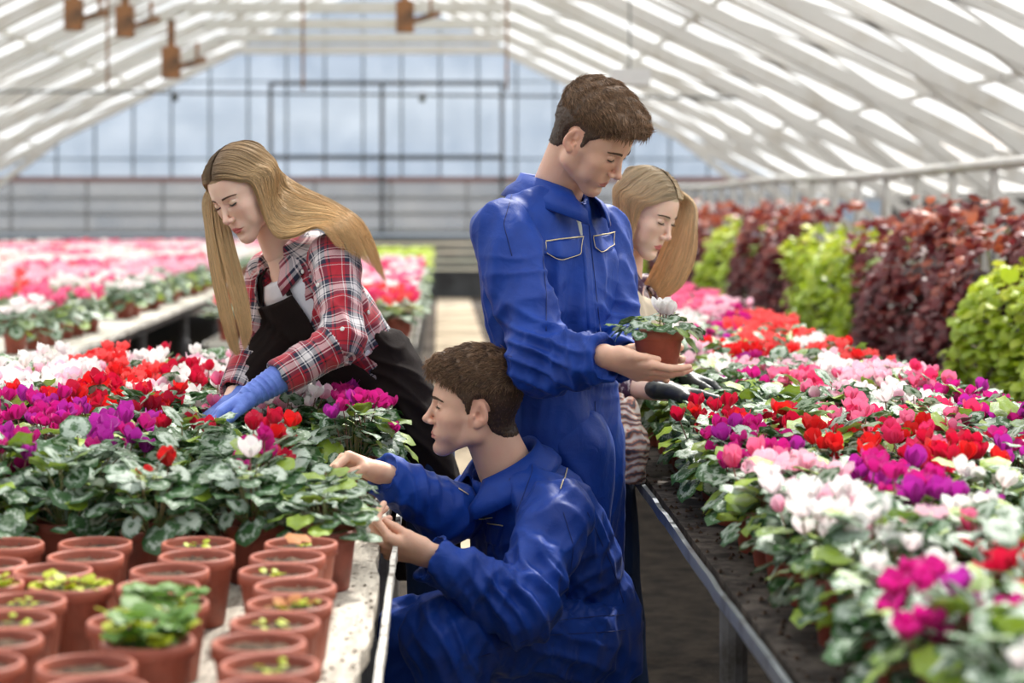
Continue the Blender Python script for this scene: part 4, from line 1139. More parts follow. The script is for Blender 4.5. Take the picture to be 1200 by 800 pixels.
def patch(B, o, n, u, v, lo, hi, w, nu=16, nv=14, off=.004):
    """cloth piece on the surface: u runs 0..w, v from lo(t) to hi(t); its sides reach down to the surface"""
    o = A3(o); u = _n(u); v = _n(v); top = []; vs = []; fs = []
    for i in range(nu + 1):
        t = i / nu
        for j in range(nv + 1):
            q = lo(t) + (hi(t) - lo(t)) * j / nv
            edge = i in (0, nu) or j in (0, nv)
            vs.append(project(B, o + u * (t * w) + v * q, n, -.004 if edge else off))
    fs = [(i * (nv + 1) + j, (i + 1) * (nv + 1) + j, (i + 1) * (nv + 1) + j + 1, i * (nv + 1) + j + 1) for i in range(nu) for j in range(nv)]
    return np.array(vs), np.array(fs)
def piping(B, pts, n, r=.0014, off=.004, seg=10):
    P = []
    pts = [A3(p) for p in pts]
    for a, b in zip(pts, pts[1:]):
        for i in range(seg): P.append(project(B, a + (b - a) * i / seg, n, off))
    P.append(project(B, pts[-1], n, off)); return MB().tube(P, r, 6)
# ================================================================== PEOPLE
M_skinF = skin_mat('skin_fair', (240, 202, 180), (204, 112, 108), (232, 160, 142), (190, 150, 130))
M_skinM = skin_mat('skin_light_tan', (226, 180, 154), (196, 122, 110), (216, 138, 116), (186, 142, 120))
M_blue = cloth_mat('blue_workwear', (12, 60, 150), (8, 46, 126), .54, .05)
M_piping = simple_mat('cream_piping', (214, 196, 150), .6)
M_seam = simple_mat('navy_stitching', (10, 30, 92), .7)
M_brow = simple_mat('brow_hair', (98, 72, 54), .7)
M_lash = simple_mat('lash_hair', (48, 34, 28), .6)
M_sclera = simple_mat('eye_white', (226, 220, 214), .2)
M_iris = simple_mat('iris', (92, 110, 118), .15)
M_denim = cloth_mat('dark_denim', (30, 54, 92), (22, 40, 72), .8, .1)
M_shoe = simple_mat('dark_leather', (40, 34, 32), .5)

def hair_mat(nm, root, mid, tip, rough=.38):
    m, nt, p, out = new_mat(nm)
    at = nt.nodes.new('ShaderNodeAttribute'); at.attribute_name = 'lc'
    sp = nt.nodes.new('ShaderNodeSeparateXYZ'); nt.links.new(at.outputs['Vector'], sp.inputs[0])
    cr = nt.nodes.new('ShaderNodeValToRGB'); E = cr.color_ramp.elements; E[0].color = lin(root) + (1,); E[1].color = lin(tip) + (1,); E[1].position = .9
    e = E.new(.35); e.color = lin(mid) + (1,)
    nt.links.new(sp.outputs['Y'], cr.inputs[0])
    hs = nt.nodes.new('ShaderNodeHueSaturation'); nt.links.new(cr.outputs[0], hs.inputs['Color'])
    r = nt.nodes.new('ShaderNodeMapRange'); r.inputs[3].default_value = .68; r.inputs[4].default_value = 1.3; nt.links.new(sp.outputs['X'], r.inputs[0]); nt.links.new(r.outputs[0], hs.inputs['Value'])
    nt.links.new(hs.outputs[0], p.inputs['Base Color']); p.inputs['Roughness'].default_value = rough; p.inputs['Specular IOR Level'].default_value = .6
    t = nt.nodes.new('ShaderNodeBsdfTranslucent'); nt.links.new(hs.outputs[0], t.inputs[0]); ms = nt.nodes.new('ShaderNodeMixShader'); ms.inputs[0].default_value = .22
    nt.links.new(p.outputs[0], ms.inputs[1]); nt.links.new(t.outputs[0], ms.inputs[2]); nt.links.new(ms.outputs[0], out.inputs[0])
    return m
M_hairbrown = hair_mat('brown_hair', (54, 37, 27), (90, 65, 46), (160, 124, 92), .5)  # pale tips paint sunlight into the top of the hair
M_hairblond = hair_mat('blond_hair', (126, 100, 74), (190, 158, 116), (224, 184, 128))
M_hairblond2 = hair_mat('light_blond_hair', (178, 154, 120), (228, 204, 168), (242, 196, 140))

class Person:
    def __init__(s, label, loc, male, H, F, U):
        s.root = thing('person', label, 'person', loc); s.loc = A3(loc); s.male = male
        s.H = A3(H); F = _n(F); R = _n(np.cross(F, A3(U))); s.R = np.stack([R, F, np.cross(R, F)], 1); s.body = []; s.zone = []; s.head_k = 1.0
    def hw(s, p): return s.H + s.R @ (np.asarray(p, float) * s.head_k)
    def hl(s, p): return s.R.T @ (A3(p) - s.H) / s.head_k
    def add(s, name, V, F, mat, attrs=None, parent=None, label=None):
        return link(name, to_mesh(name, V - s.loc, F, mat, attrs), parent or s.root, label=label)
    def addmb(s, name, mb, mat, parent=None, smooth_=True, label=None):
        mb.v = [tuple(A3(v) - s.loc) for v in mb.v]; o = mb.build(name, mat, parent or s.root, smooth_, label=label); return o
    def skin(s, V, F, zone=None): s.body.append((V, F)); s.zone.append(np.zeros((len(V), 3)) if zone is None else zone)
    def head(s, N, nr, nr2, openness=0.0):
        V, F = head_mesh(s.male, s.hl(N), nr, nr2, openness); z = head_zone(V, s.male); s.headV = V; s.headF = F
        s.skin(s.H + V @ s.R.T * s.head_k, F, z)
    def finish_body(s, mat):
        V, F = join(*s.body); return s.add('body', V, F, mat, {'lc': np.concatenate(s.zone)})
    def face_details(s, openness=0.0, brow_up=0.0, lash=True):
        mbB = MB(); rr = random.Random(4); w = 1 if s.male else .955
        B = bvh(s.headV, s.headF)
        def on(x, z, off=.0008):
            h = B.ray_cast(Vector((x * w * .001, .2, z * .001)), Vector((0, -1, 0)))
            return np.array(h[0]) + np.array([0, off, 0]) if h[0] is not None else np.array([x * .001 * w, .08, z * .001])
        for q in (-1, 1):
            n = 260 if s.male else 200
            for i in range(n):                                      # brow hairs
                t = rr.random(); x = q * (13 + 36 * t); zz = (15.5 if s.male else 16.5) + 3.5 * math.sin(t * 2.4) - (2.5 * t) + brow_up
                th = (3.8 if s.male else 2.3) * (1 - .6 * t); zz += rr.uniform(-th, th)
                a = on(x, zz); b = on(x + q * rr.uniform(3, 5), zz + (1.5 - 3 * t) * rr.uniform(.3, 1), .0014)
                mbB.tube([a, (a + b) / 2 + [0, .0008, 0], b], [.00065, .0006, .0002], 3)
        mbB.v = [tuple(s.hw(v) - s.loc) for v in mbB.v]; mbB.build('eyebrows', M_brow, s.root, label='thin darker eyebrows' if not s.male else 'dark brown eyebrows')
        mbL = MB()
        for q in (-1, 1):
            ln = []
            zc = -4.4 + openness * 8.5
            for i in range(11):
                t = i / 10; x = q * (18.5 + 26.5 * t); z = -3.4 - 2.6 * math.sin(t * math.pi) + (0 if openness == 0 else openness * 6.2 * math.sin(t * math.pi) ** .8 + 1.2 * openness)
                ln.append(on(x, z, .0006))
            mbL.tube(ln, [.0005] + [.0021 if not s.male else .0017] * 9 + [.0006], 5)
            if not s.male or True:
                for i in range(12):
                    t = .15 + .85 * i / 11; a = ln[min(10, int(t * 10))]; L_ = .0075 if not s.male else .004
                    mbL.tube([a, a + np.array([q * .0012 * t * 2, L_ * .8, -.002]), a + np.array([q * .003 * t, L_ * 1.15, -.0018 + .001])], [.0004, .0003, .0001], 3)
        mbL.v = [tuple(s.hw(v) - s.loc) for v in mbL.v]; mbL.build('eyelashes', M_lash, s.root)
        if openness > 0:
            for q in (-1, 1):
                mb = MB(); n = 18; c = np.array([q * 31 * w, 71.2, 0]) * .001; r = .0123
                prof = [(r * math.sin(a), r * math.cos(a)) for a in np.linspace(.001, math.pi - .001, 18)]
                mb.lathe(prof, 20)
                look = Matrix.Rotation(-math.pi / 2, 3, 'X')
                mb.v = [tuple(s.hw(c + np.array(look @ Vector(v)) * [1, 1, 1]) - s.loc) for v in mb.v]
                eb = mb.build('eye', M_sclera, s.root, True)
                mb = MB(); d = _n([q * .0, 1, -.12]); cc = c + d * r * .93
                u_ = _n(np.cross(d, [0, 0, 1])); v_ = np.cross(u_, d)
                for rad, mi, off in ((.0056, 0, .0009), (.0026, 1, .0012)):
                    mb.add([cc + d * off] + [cc + d * (off - rad * rad * 20) + (u_ * math.cos(a) + v_ * math.sin(a)) * rad for a in np.linspace(0, 2 * math.pi, 17)[:-1]], [(0, 1 + k, 1 + (k + 1) % 16) for k in range(16)], mi)
                mb.v = [tuple(s.hw(v) - s.loc) for v in mb.v]; mb.build('iris', [M_iris, M_lash], eb, True)

def hairline_mask(V, male):
    """how far (mm) a scalp point lies inside the hairline"""
    x, y, z = V[:, 0] * 1000, V[:, 1] * 1000, V[:, 2] * 1000; ax = np.abs(x)
    if male:
        line = np.interp(y, [-110, -70, -40, -22, -18, 8, 14, 20, 26, 44, 58, 70, 90], [-66, -66, -52, -24, 26, 26, -8, -10, 14, 34, 50, 58, 58])
    else:
        line = np.interp(y, [-110, -60, -35, -20, 5, 14, 22, 40, 55, 70, 90], [-70, -66, -40, -10, -10, -4, 12, 34, 50, 60, 60])
    return z - line
def short_hair(s, mat, top=26, side=5, seed=0, quiff=10, sweep=(0.25, 1, 0), n=9000, front_fringe=1.0):
    V = s.headV.copy(); F = s.headF; N = normals(V, F); m = hairline_mask(V, True)
    ed = np.sqrt(((V[:, 1] + .010) / .022) ** 2 + ((V[:, 2] + .006) / .033) ** 2)
    m = np.where((np.abs(V[:, 0]) > .068) & (ed < 1.0), -5, m) + 2.0 * noise(V * 130 + seed)
    ear_k = np.where(np.abs(V[:, 0]) > .06, np.clip((ed - .98) / .45, 0, 1), 1)
    y, z = V[:, 1] * 1000, V[:, 2] * 1000
    up = np.clip((z - 34) / 50, 0, 1); up = up * up * (3 - 2 * up)
    T = side * np.clip(.35 + (z + 70) / 110, .25, 1) * (1 - up) + top * up
    T = T + quiff * np.exp(-((y - 72) / 26) ** 2) * up
    T = T + 3.2 * up * noise(V * 60 + seed) + 1.0 * noise(V * 160 + seed)
    T = T * np.clip(m / 7, 0, 1) ** .7 * (.15 + .85 * ear_k)
    D = V + N * (T * .001)[:, None] + np.array(sweep) * (T * .001 * .32 * up)[:, None]
    keep = (m[F] > -.5).any(1) & (s.headV[F][:, :, 2].mean(1) > -.075); F2 = F[keep]; used = np.unique(F2); mp = np.full(len(V), -1); mp[used] = np.arange(len(used))
    D2 = np.where(m[:, None] > 0, D, V - N * .002)
    VV, FF = D2[used], mp[F2]
    rng = np.random.default_rng(seed); VV = smooth(VV, FF, 1, .4)
    NN = normals(VV, FF); mm = m[used]
    # strands
    cent = VV[FF].mean(1); fm = mm[FF].mean(1); ok = np.where(fm > .2)[0]
    tri = VV[FF]; area = np.linalg.norm(np.cross(tri[:, 2] - tri[:, 0], tri[:, 3] - tri[:, 1]), axis=1)[ok]
    pick_ = rng.choice(ok, n, p=area / area.sum())
    P = cent[pick_] + rng.normal(size=(n, 3)) * .0012; NR = NN[FF[pick_, 0]]; upv = np.clip((P[:, 2] - .034) / .05, 0, 1)[:, None]
    dirs = np.array(sweep) * upv + np.array([0, -.25, -1.0]) * (1 - upv) * 1.0 + rng.normal(size=(n, 3)) * .22
    cl = noise(P * 45 + seed)[:, None] * .5 * np.array([1, .3, 0]); dirs = dirs + cl * upv
    dirs -= NR * (dirs * NR).sum(1, keepdims=True); dirs /= np.linalg.norm(dirs, axis=1, keepdims=True) + 1e-9
    Ls = (.005 + .024 * upv[:, 0]) * np.clip(.4 + mm[FF].mean(1)[pick_] / 8, .4, 1) * rng.uniform(.6, 1.3, n)
    K = 5; S = np.zeros((n, K, 3))
    for k in range(K):
        t = k / (K - 1); S[:, k] = P - NR * (.0025 + .003 * upv) + dirs * (Ls * t)[:, None] + NR * (Ls * (.16 + .25 * upv[:, 0]) * (t - .7 * t * t) * 1.1)[:, None] - NR * .0 + np.array([0, 0, -1]) * (Ls * t * t * .12)[:, None]
    W = lambda A: s.H + A @ s.R.T * s.head_k
    lc = np.stack([.25 + .35 * noise(VV * [160, 30, 60]) , np.clip((VV[:, 2] + .02) / .14, 0, 1) * .5 + .1, VV[:, 0] * 0], 1)  # shell tone lightens toward the crown to look sunlit
    h = s.add('hair', W(VV), FF, mat, {'lc': lc})
    st = strands_mesh('hair_strands', W(S.reshape(-1, 3)).reshape(n, K, 3) - s.loc, .00055, mat, seed=seed)
    link('hair_strands', st, h)
def long_hair(s, mat, tails, n=2600, seed=0, thick=.010, rad=.0006, part_x=0.0, lift=1.0, label=None, nk={1: 5, -1: 5}):
    """tails: {+1: [front list, ..., back list], -1: [...]}, world points each guide runs through after leaving the head"""
    rng = np.random.default_rng(seed); all_ = []; B = bvh(s.headV, s.headF)
    for q in (1, -1):
        G = []
        t0 = np.array([[A3(v) for v in w] for w in tails[q]]); m = 13; tl = []
        for i in range(m):
            x = i / (m - 1) * (len(t0) - 1); k = min(int(x), len(t0) - 2); tl.append(list(t0[k] * (1 - x + k) + t0[k + 1] * (x - k)))
        for i, tail in enumerate(tl):
            f = i / (m - 1); fb = min(1, f / .8)
            def scalp(y, a, off):
                a = math.radians(a); d = Vector((q * math.sin(a), 0, math.cos(a))); c0 = Vector((part_x * (1 - a / 1.5), y, .012))
                h = B.ray_cast(c0 + d * .2, -d, .2)
                return np.array(h[0] + d * off) if h[0] is not None else np.array(c0 + d * .09)
            k_ = [(.080, 2, .006), (.079, 22, .008), (.071, 44, .010), (.056, 66, .011), (.034, 88, .013)]
            k2 = [(-.040, 2, .008), (-.055, 26, .011), (-.070, 48, .012), (-.082, 68, .012), (-.080, 88, .012)]
            pts = [scalp(a_[0] * (1 - fb) + b_[0] * fb, a_[1], a_[2] * (1 - fb) + b_[2] * fb + (.012 * math.sin(fb * math.pi) if a_[1] > 80 else 0)) for a_, b_ in zip(k_, k2)]
            pts = pts[:nk[q]]
            if f > .75: pts = pts[:3]
            W = [s.hw(p) for p in pts] + [A3(t) for t in tail]
            G.append(catmull(W, 40))
        G = np.array(G)
        u = rng.random(n); c = np.round(u * 46) / 46; u = np.clip(u * .72 + c * .28 + rng.normal(size=n) * .006, 0, .9999)
        x = u * (m - 1); i = np.minimum(x.astype(int), m - 2); f = (x - i)[:, None, None]
        S = G[i] * (1 - f) + G[i + 1] * f
        T = np.gradient(S, axis=1); T /= np.linalg.norm(T, axis=2, keepdims=True)
        across = G[-1][None] - G[0][None]; nor = np.cross(T, np.broadcast_to(across, T.shape)); nor /= np.linalg.norm(nor, axis=2, keepdims=True) + 1e-9
        tt = np.linspace(0, 1, 40); acn = across / (np.linalg.norm(across, axis=2, keepdims=True) + 1e-9)
        depth = (rng.random(n) - .32)[:, None] * thick * (np.clip(tt * 5, .25, 1)[None] * (1 - .35 * tt[None])) * lift
        wav = noise(np.stack([np.round(u * 46).repeat(40) * 1.7, np.tile(tt * 3.0, n), np.full(n * 40, q * 3.0 + seed)], 1)).reshape(n, 40)
        wv = noise(np.stack([np.arange(n).repeat(40) * 1.37, np.tile(tt * 2.2, n), np.full(n * 40, 9.0)], 1)).reshape(n, 40)
        S = S + acn * (np.sign(u - .52)[:, None] * .010 * (q > 0) * tt[None] ** 1.4)[..., None]
        S = S + nor * (depth + wav * .003 + wv * .004 * tt[None])[..., None] + acn * ((wv * .016 + wav * .010) * tt[None] ** 1.5)[..., None]
        cut = 1 - .42 * rng.random(n) ** 2.0; k = (np.linspace(0, 1, 26)[None] * cut[:, None]) * 39; k0 = np.minimum(k.astype(int), 38); kf = (k - k0)[..., None]
        S = np.take_along_axis(S, k0[..., None].repeat(3, 2), 1) * (1 - kf) + np.take_along_axis(S, (k0 + 1)[..., None].repeat(3, 2), 1) * kf
        all_.append(S)
    S = np.concatenate(all_)
    # scalp underlay
    V = s.headV; F = s.headF; N = normals(V, F); mk = hairline_mask(V, False); keep = (mk[F] > 1).all(1) & (np.abs(V[F][:, :, 0]).max(1) < .079); F2 = F[keep]; used = np.unique(F2); mp = np.full(len(V), -1); mp[used] = np.arange(len(used))
    D = V + N * (.0012 * np.clip(mk / 10, 0, 1))[:, None]
    W_ = s.H + D[used] @ s.R.T * s.head_k
    h = s.add('hair', W_, mp[F2], mat, {'lc': np.stack([.3 + .3 * noise(V[used] * [40, 200, 40]), np.full(len(used), .3), np.zeros(len(used))], 1)})
    if label: h['label'] = label
    link('hair_strands', strands_mesh('hair_strands', S - s.loc, rad, mat, seed=seed), h)

def campt(B, px, py, off=.003, back=20):
    """the point of a garment seen at a pixel, lifted a little along the surface normal"""
    o = Vector((0, 0, CAMZ)); d = (PX(px, py, 1.0) - o).normalized(); h = B.ray_cast(o, d, back)
    if h[0] is None:
        q = B.find_nearest(PX(px, py, 4.6)); return np.array(q[0] + q[1] * off)
    n = h[1] if h[1].dot(d) < 0 else -h[1]
    return np.array(h[0] + n * off)
def patch_px(B, quad, nu=14, nv=14, off=.004, shape=None):
    """quad: pixel corners (tl, tr, br, bl)"""
    q = np.array(quad, float); vs = []
    for i in range(nu + 1):
        for j in range(nv + 1):
            u, v = i / nu, j / nv
            if shape: v = v * shape(u)
            p = (q[0] * (1 - u) + q[1] * u) * (1 - v) + (q[3] * (1 - u) + q[2] * u) * v
            e = i in (0, nu) or j in (0, nv)
            vs.append(campt(B, p[0], p[1], -.003 if e else off))
    fs = [(i * (nv + 1) + j, i * (nv + 1) + j + 1, (i + 1) * (nv + 1) + j + 1, (i + 1) * (nv + 1) + j) for i in range(nu) for j in range(nv)]
    return np.array(vs), np.array(fs)
def line_px(B, pts, r=.0014, off=.004, seg=8, mb=None):
    P = []
    for a, b in zip(pts, pts[1:]):
        for i in range(seg): t = i / seg; P.append(campt(B, a[0] + (b[0] - a[0]) * t, a[1] + (b[1] - a[1]) * t, off))
    P.append(campt(B, pts[-1][0], pts[-1][1], off))
    P = [P[0]] + [(P[i - 1] + P[i] * 2 + P[i + 1]) / 4 for i in range(1, len(P) - 1)] + [P[-1]]
    return (mb or MB()).tube(P, r, 6)
def collar(s, N, U, F, r=.062, h=.034, drop=.045, point=.045, mat=None, gap=32, ry=1.12, out=.030, label=None, lean=0.0):
    R = _n(np.cross(_n(F), A3(U))); U = _n(U); F = np.cross(U, R); N = A3(N); vs = []; n = 40
    prof = [(0.004, -.020), (.005, h * .5), (.008, h), (.015, h + .003), (out * .75, h * .50), (out * 1.35, h * .02), (out * 1.7, -drop * .55)]
    for i in range(n + 1):
        a = math.radians(gap + (360 - 2 * gap) * i / n); d = abs(abs(a - math.pi) / (math.pi - math.radians(gap)))       # 1 at the front ends
        e = d ** 3
        for j, (o, z) in enumerate(prof):
            rr_ = r + o + (.016 * e if j > 3 else 0); zz = z - (h * .55 * e if j in (1, 2, 3, 4) else 0) - (point * e if j > 4 else 0) * (1 if j == 6 else .7)
            ang = a - (0 if j < 5 else math.copysign(.16, math.sin(a)) * e * 1)
            vs.append(N + R * (-math.sin(ang)) * rr_ + F * (math.cos(ang) * rr_ * ry + lean * max(0, z)) + U * (zz - .018 * (1 + math.cos(a)) * .5))
    k = len(prof); fs = [(i * k + j, (i + 1) * k + j, (i + 1) * k + j + 1, i * k + j + 1) for i in range(n) for j in range(k - 1)]
    o = s.add('collar', np.array(vs), np.array(fs), mat); sm = o.modifiers.new('thickness', 'SOLIDIFY'); sm.thickness = .003; sm.offset = 1
    if label: o['label'] = label
    return o
def button(s, B, px, py, mat, r=.006):
    p = campt(B, px, py, .004); n = _n(A3((0, 0, CAMZ)) - p); h = B.find_nearest(Vector(p)); n = np.array(h[1]); n = n if n @ (A3((0, 0, CAMZ)) - p) > 0 else -n
    u = _n(np.cross(n, [0, 0, 1.])); v = np.cross(n, u); mb = MB(); k = 14
    vs = [p + (u * math.cos(a) + v * math.sin(a)) * rr_ + n * z for rr_, z in ((r, 0), (r, .0015), (r * .8, .0024), (r * .5, .0018)) for a in [2 * math.pi * i / k for i in range(k)]]
    fs = [(i * k + j, i * k + (j + 1) % k, (i + 1) * k + (j + 1) % k, (i + 1) * k + j) for i in range(3) for j in range(k)] + [tuple(3 * k + j for j in range(k))]
    mb.add(vs, fs); return s.addmb('button', mb, mat)

# ------------------------------------------------------------------ 1. standing man in the blue coat
s = Person('standing young man in a royal blue work coat, holding a potted white cyclamen', (.30, 4.66, 0), True,
           PX(694, 160, 4.56), (.70, -.36, -.60), (.46, -.40, .76))
s.head_k = 1.0
N = A3(PX(652, 226, 4.66)); Ft = (.74, -.67, 0)
s.head(N, .054, .062)
Rt = frame(Ft)
core = [Loft((.27, 4.66, 0), Rt, [(.62, 0, .03, .12, .10), (1.05, 0, 0, .13, .09), (1.3, 0, 0, .16, .09), (1.42, 0, 0, .08, .06)], .02),
        Cone((.30, 4.60, .8), (.30, 4.56, .08), .07, .05, .03), Cone((.33, 4.74, .8), (.34, 4.74, .08), .07, .05, .03)]
sh, el, wr = PX(592, 272, 4.52), PX(634, 426, 4.36), PX(713, 419, 4.225)
shL, elL, wrL = PX(702, 272, 4.80), PX(722, 398, 4.66), PX(730, 422, 4.50)
for a, b, c_ in ((sh, el, wr), (shL, elL, wrL)): core += [Cone(a, b, .042, .034, .02), Cone(b, A3(c_) * .93 + A3(b) * .07, .030, .024, .015)]
s.skin(*sdf(core, .010, 1))
s.skin(*hand_mesh(wr, (.88, .04, -.33), (.2, -.80, .62), (.1, .62, .78), scale=.98, curls=[(8, 14, 10), (12, 18, 12), (16, 22, 14), (22, 28, 16)], spread=3,
                  thumb=[(.018, .020, -.006), (.036, .044, .000), (.036, .074, -.008), (.030, .102, -.020)], forearm=.010))
s.skin(*hand_mesh(wrL, (.80, -.25, -.05), (.1, .1, 1), (.2, -.9, .2), scale=1.04, curls=[(34, 34, 20), (36, 36, 20), (38, 38, 20), (40, 40, 22)], thumb=THUMB_SIDE, forearm=.03))
s.finish_body(M_skinM); s.face_details()
def arm_cloth(a, b, c_, r0, r1, r2, r3, k=.03):
    return [Cone(a, b, r0, r1, k), Cone(b, c_, r1 * 1.02, r3, .035, cut=True), ]
coat = [Loft((.27, 4.66, 0), Rt, [(.54, -.010, .010, .165, .130), (.75, -.010, .010, .165, .130), (.90, -.008, .008, .170, .132), (1.02, -.005, 0, .168, .122), (1.06, -.005, 0, .166, .120), (1.18, 0, 0, .186, .132), (1.31, .005, -.01, .19, .125), (1.385, .005, -.012, .15, .095), (1.45, .01, -.005, .085, .070)], .02)]
coat.append(Cone(A3(sh) + [0.0, 0, .02], A3(N) + [0, 0, -.035], .052, .055, .05)); coat.append(Cone(A3(shL) + [-.01, 0, .02], A3(N) + [0, 0, -.035], .052, .055, .05))
coat.append(Cone(N + [.01, -.01, -.03], N + [0, 0, .1], .061, .072, .005, 's'))
def sleeve(a_, e_, w_, r0, r1, r2, r3, inner=.042):
    d = _n(A3(w_) - A3(e_))
    return arm_cloth(a_, e_, w_, r0, r1, r2, r3) + [Cone(A3(w_) - d * .012, A3(w_) + d * .03, inner, inner + .002, .001, 's', cuta=True)]
parts_ = [sdf(coat, .0055, 1)] + [sdf(q, .0055, 1) for q in (sleeve(sh, el, wr, .077, .066, .05, .053), sleeve(shL, elL, wrL, .076, .062, .05, .052))]
V, F = join(*[keep_big(*q) for q in parts_]); Nn = normals(V, F)
V = drape(V, Nn, (0.05, 0, 1), .085, .42, .013, 1); V = drape(V, Nn, (.25, .1, 1), .05, .16, .005, 4)
V = fold(V, Nn, A3(el) + [.02, -.03, .03], (.11, .12, .10), (.35, 0, 1), .040, 0.0247, 2)
V = fold(V, Nn, A3(el) * .5 + A3(wr) * .5, (.09, .1, .07), (1, 0, .25), .045, 0.0145, 3)
V = fold(V, Nn, A3(sh) * .45 + A3(el) * .55, (.09, .1, .12), (-.5, 0, 1), .060, 0.0116, 5)
V = fold(V, Nn, A3(elL), (.08, .12, .10), (.2, 0, 1), .035, 0.0174, 6)
V = fold(V, Nn, (.27, 4.62, 1.04), (.30, .3, .045), (1, .5, 0), .016, 0.0101, 7, warp=.6)
V = smooth(V, F, 1, .5)
cb_ = s.add('work_coat', V, F, M_blue); BV = bvh(V, F)
collar(s, N + [-.004, 0.0, .006], (.10, .03, 1), Ft, .064, .034, .036, .040, M_blue, gap=26, out=.032)
for nm, quad, shp in (('chest_pocket', [(637, 283), (681, 278), (681, 306), (637, 302)], lambda u: .72 + .28 * math.sin(min(1, max(0, u)) * math.pi) ** .6),
                      ('chest_pocket', [(694, 277), (720, 273), (719, 297), (695, 296)], lambda u: .72 + .28 * math.sin(u * math.pi) ** .6)):
    v_, f_ = patch_px(BV, quad, 16, 12, .0045, shp); pk = s.add(nm, v_, f_, M_blue)
    s.addmb('pocket_piping', line_px(BV, [quad[0], quad[1]], .0015, .006), M_piping, label='cream piping')
    s.addmb('pocket_stitching', line_px(BV, [(quad[0][0], quad[0][1] + 1), (quad[3][0] + 1, quad[3][1] - 6), ((quad[3][0] * .5 + quad[2][0] * .5) - 3, quad[2][1] - 1), (quad[2][0] - 1, quad[2][1] - 8), quad[1]], .0009, .0055), M_piping)
v_, f_ = patch_px(BV, [(679, 262), (690, 260), (700, 392), (688, 394)], 6, 40, .004); s.add('placket', v_, f_, M_blue)
v_, f_ = patch_px(BV, [(669, 240), (677, 241), (686, 284), (683, 285)], 4, 14, .003); s.add('undershirt', v_, f_, simple_mat('grey_tee', (176, 178, 172), .8), label='grey undershirt showing at the open neck')
for pts_ in ([(600, 228), (590, 262), (600, 300)], [(636, 300), (640, 345), (640, 388)], [(690, 262), (697, 330), (704, 392)], [(576, 412), (600, 418)], [(697, 470), (700, 560), (704, 640)]):
    s.addmb('seam', line_px(BV, pts_, .0008, .001, 10), M_seam)
d = _n(A3(wr) - A3(el))
short_hair(s, M_hairbrown, top=24, side=5, seed=3, quiff=7, sweep=(.25, .8, .1), n=26000)
tr = [Cone((.305, 4.60, .85), (.30, 4.57, .10), .105, .075, .05, cut=True), Cone((.345, 4.74, .85), (.35, 4.75, .10), .105, .075, .05, cut=True)]
V, F = sdf(tr, .008, 1); Nn = normals(V, F); V = drape(V, Nn, (0, 0, 1), .08, .2, .008, 2); s.add('trousers', V, F, M_blue)
for x_, y_ in ((.30, 4.57), (.35, 4.75)):
    V, F = sdf([Ell((x_ + .02, y_ - .02, .045), (.05, .05, .045), None, .02), Ell((x_ + .09, y_ - .085, .03), (.055, .05, .032), None, .03), Cone((x_, y_, .06), (x_, y_, .12), .045, .045, .02), Cone((x_ - .02, y_ + .02, .02), (x_ + .12, y_ - .11, .02), .035, .035, .02)], .006, 1)
    V[:, 2] = np.maximum(V[:, 2], .017); s.add('shoe', V, F, M_shoe)

# ------------------------------------------------------------------ the cyclamen he holds
pc = PX(771, 434, 4.305)
t = thing('held_cyclamen', 'small terracotta pot with a white cyclamen held in the standing man\'s hands', 'potted plant', pc)
hp = pot_mesh('held_pot', M_pot, .056, .088); link('pot', hp, t)
fm = FM(); rr = random.Random(9)
for i in range(44):
    u = (i + .5) / 44; q = .085 * math.sqrt(u); a = i * 2.4; od = (math.cos(a), math.sin(a), 0)
    fm.leaf((od[0] * q, od[1] * q, .092 + .022 * (1 - u) + rr.uniform(-.006, .01)), od, .25 - u * .9 + rr.uniform(-.3, .3), rr.uniform(.026, .042), rr, True, roll=rr.uniform(-.4, .4))
link('foliage', fm.mesh('foliage', [M_leaf, M_stem]), t)
fm = FM(); rr = random.Random(3)
for dx, dy in ((0, 0), (.012, -.008), (-.010, -.006), (.004, -.014), (.006, .01)): bloom_into(fm, rr, (.012 + dx, dy - .01, .10), .028 + rr.uniform(-.005, .01), .030, .003)
link('bloom', fm.mesh('bloom', [M_petal['white'], M_bloomstem]), t); link('soil', soil_mesh('soil', .054, .088, 4), t)
fm = FM(); rr = random.Random(2); fm.leaf((.062, -.02, .075), (1, -.4, 0), -.9, .045, rr, True); fm.leaf((-.085, -.01, .10), (-1, -.1, 0), .1, .04, rr, True)
for k_ in range(len(fm.lc)): fm.lc[k_] = (fm.lc[k_][0], fm.lc[k_][1], .112)
link('yellow_leaf', fm.mesh('yellow_leaf', [M_leaf, M_stem]), t, label='yellow green drooping leaf')

# ------------------------------------------------------------------ 2. squatting man in the blue coverall
s = Person('young man squatting in a blue coverall, reaching to the plants at the left bench edge', (.22, 4.4, 0), True,
           PX(555, 473, 4.42), (-.995, -.06, .03), (.03, -.12, .99))
N = A3(PX(592, 548, 4.46)); P0 = A3(PX(690, 748, 4.60))
s.head(N, .056, .064, openness=.55)
sp_ = N - P0; Uv = _n(sp_); Ls = np.linalg.norm(sp_); Fv = np.array([-.86, -.5, -.35]); Rv = _n(np.cross(Fv, Uv)); Fv = np.cross(Uv, Rv); RT = np.stack([Rv, Fv, Uv], 1)
shL, elL, wrL = PX(652, 604, 4.30), PX(612, 716, 4.10), PX(502, 650, 4.06)
shR, elR, wrR = PX(568, 590, 4.64), PX(524, 600, 4.42), PX(446, 554, 4.31)
hipL, knL, anL = PX(664, 752, 4.42), PX(518, 744, 4.12), PX(556, 965, 4.26)
hipR, knR, anR = PX(652, 762, 4.64), PX(484, 742, 4.42), PX(500, 955, 4.50)
core = [Loft(P0, RT, [(0, 0, 0, .12, .09), (.3, 0, 0, .14, .09), (.46, 0, 0, .08, .06)], .03)]
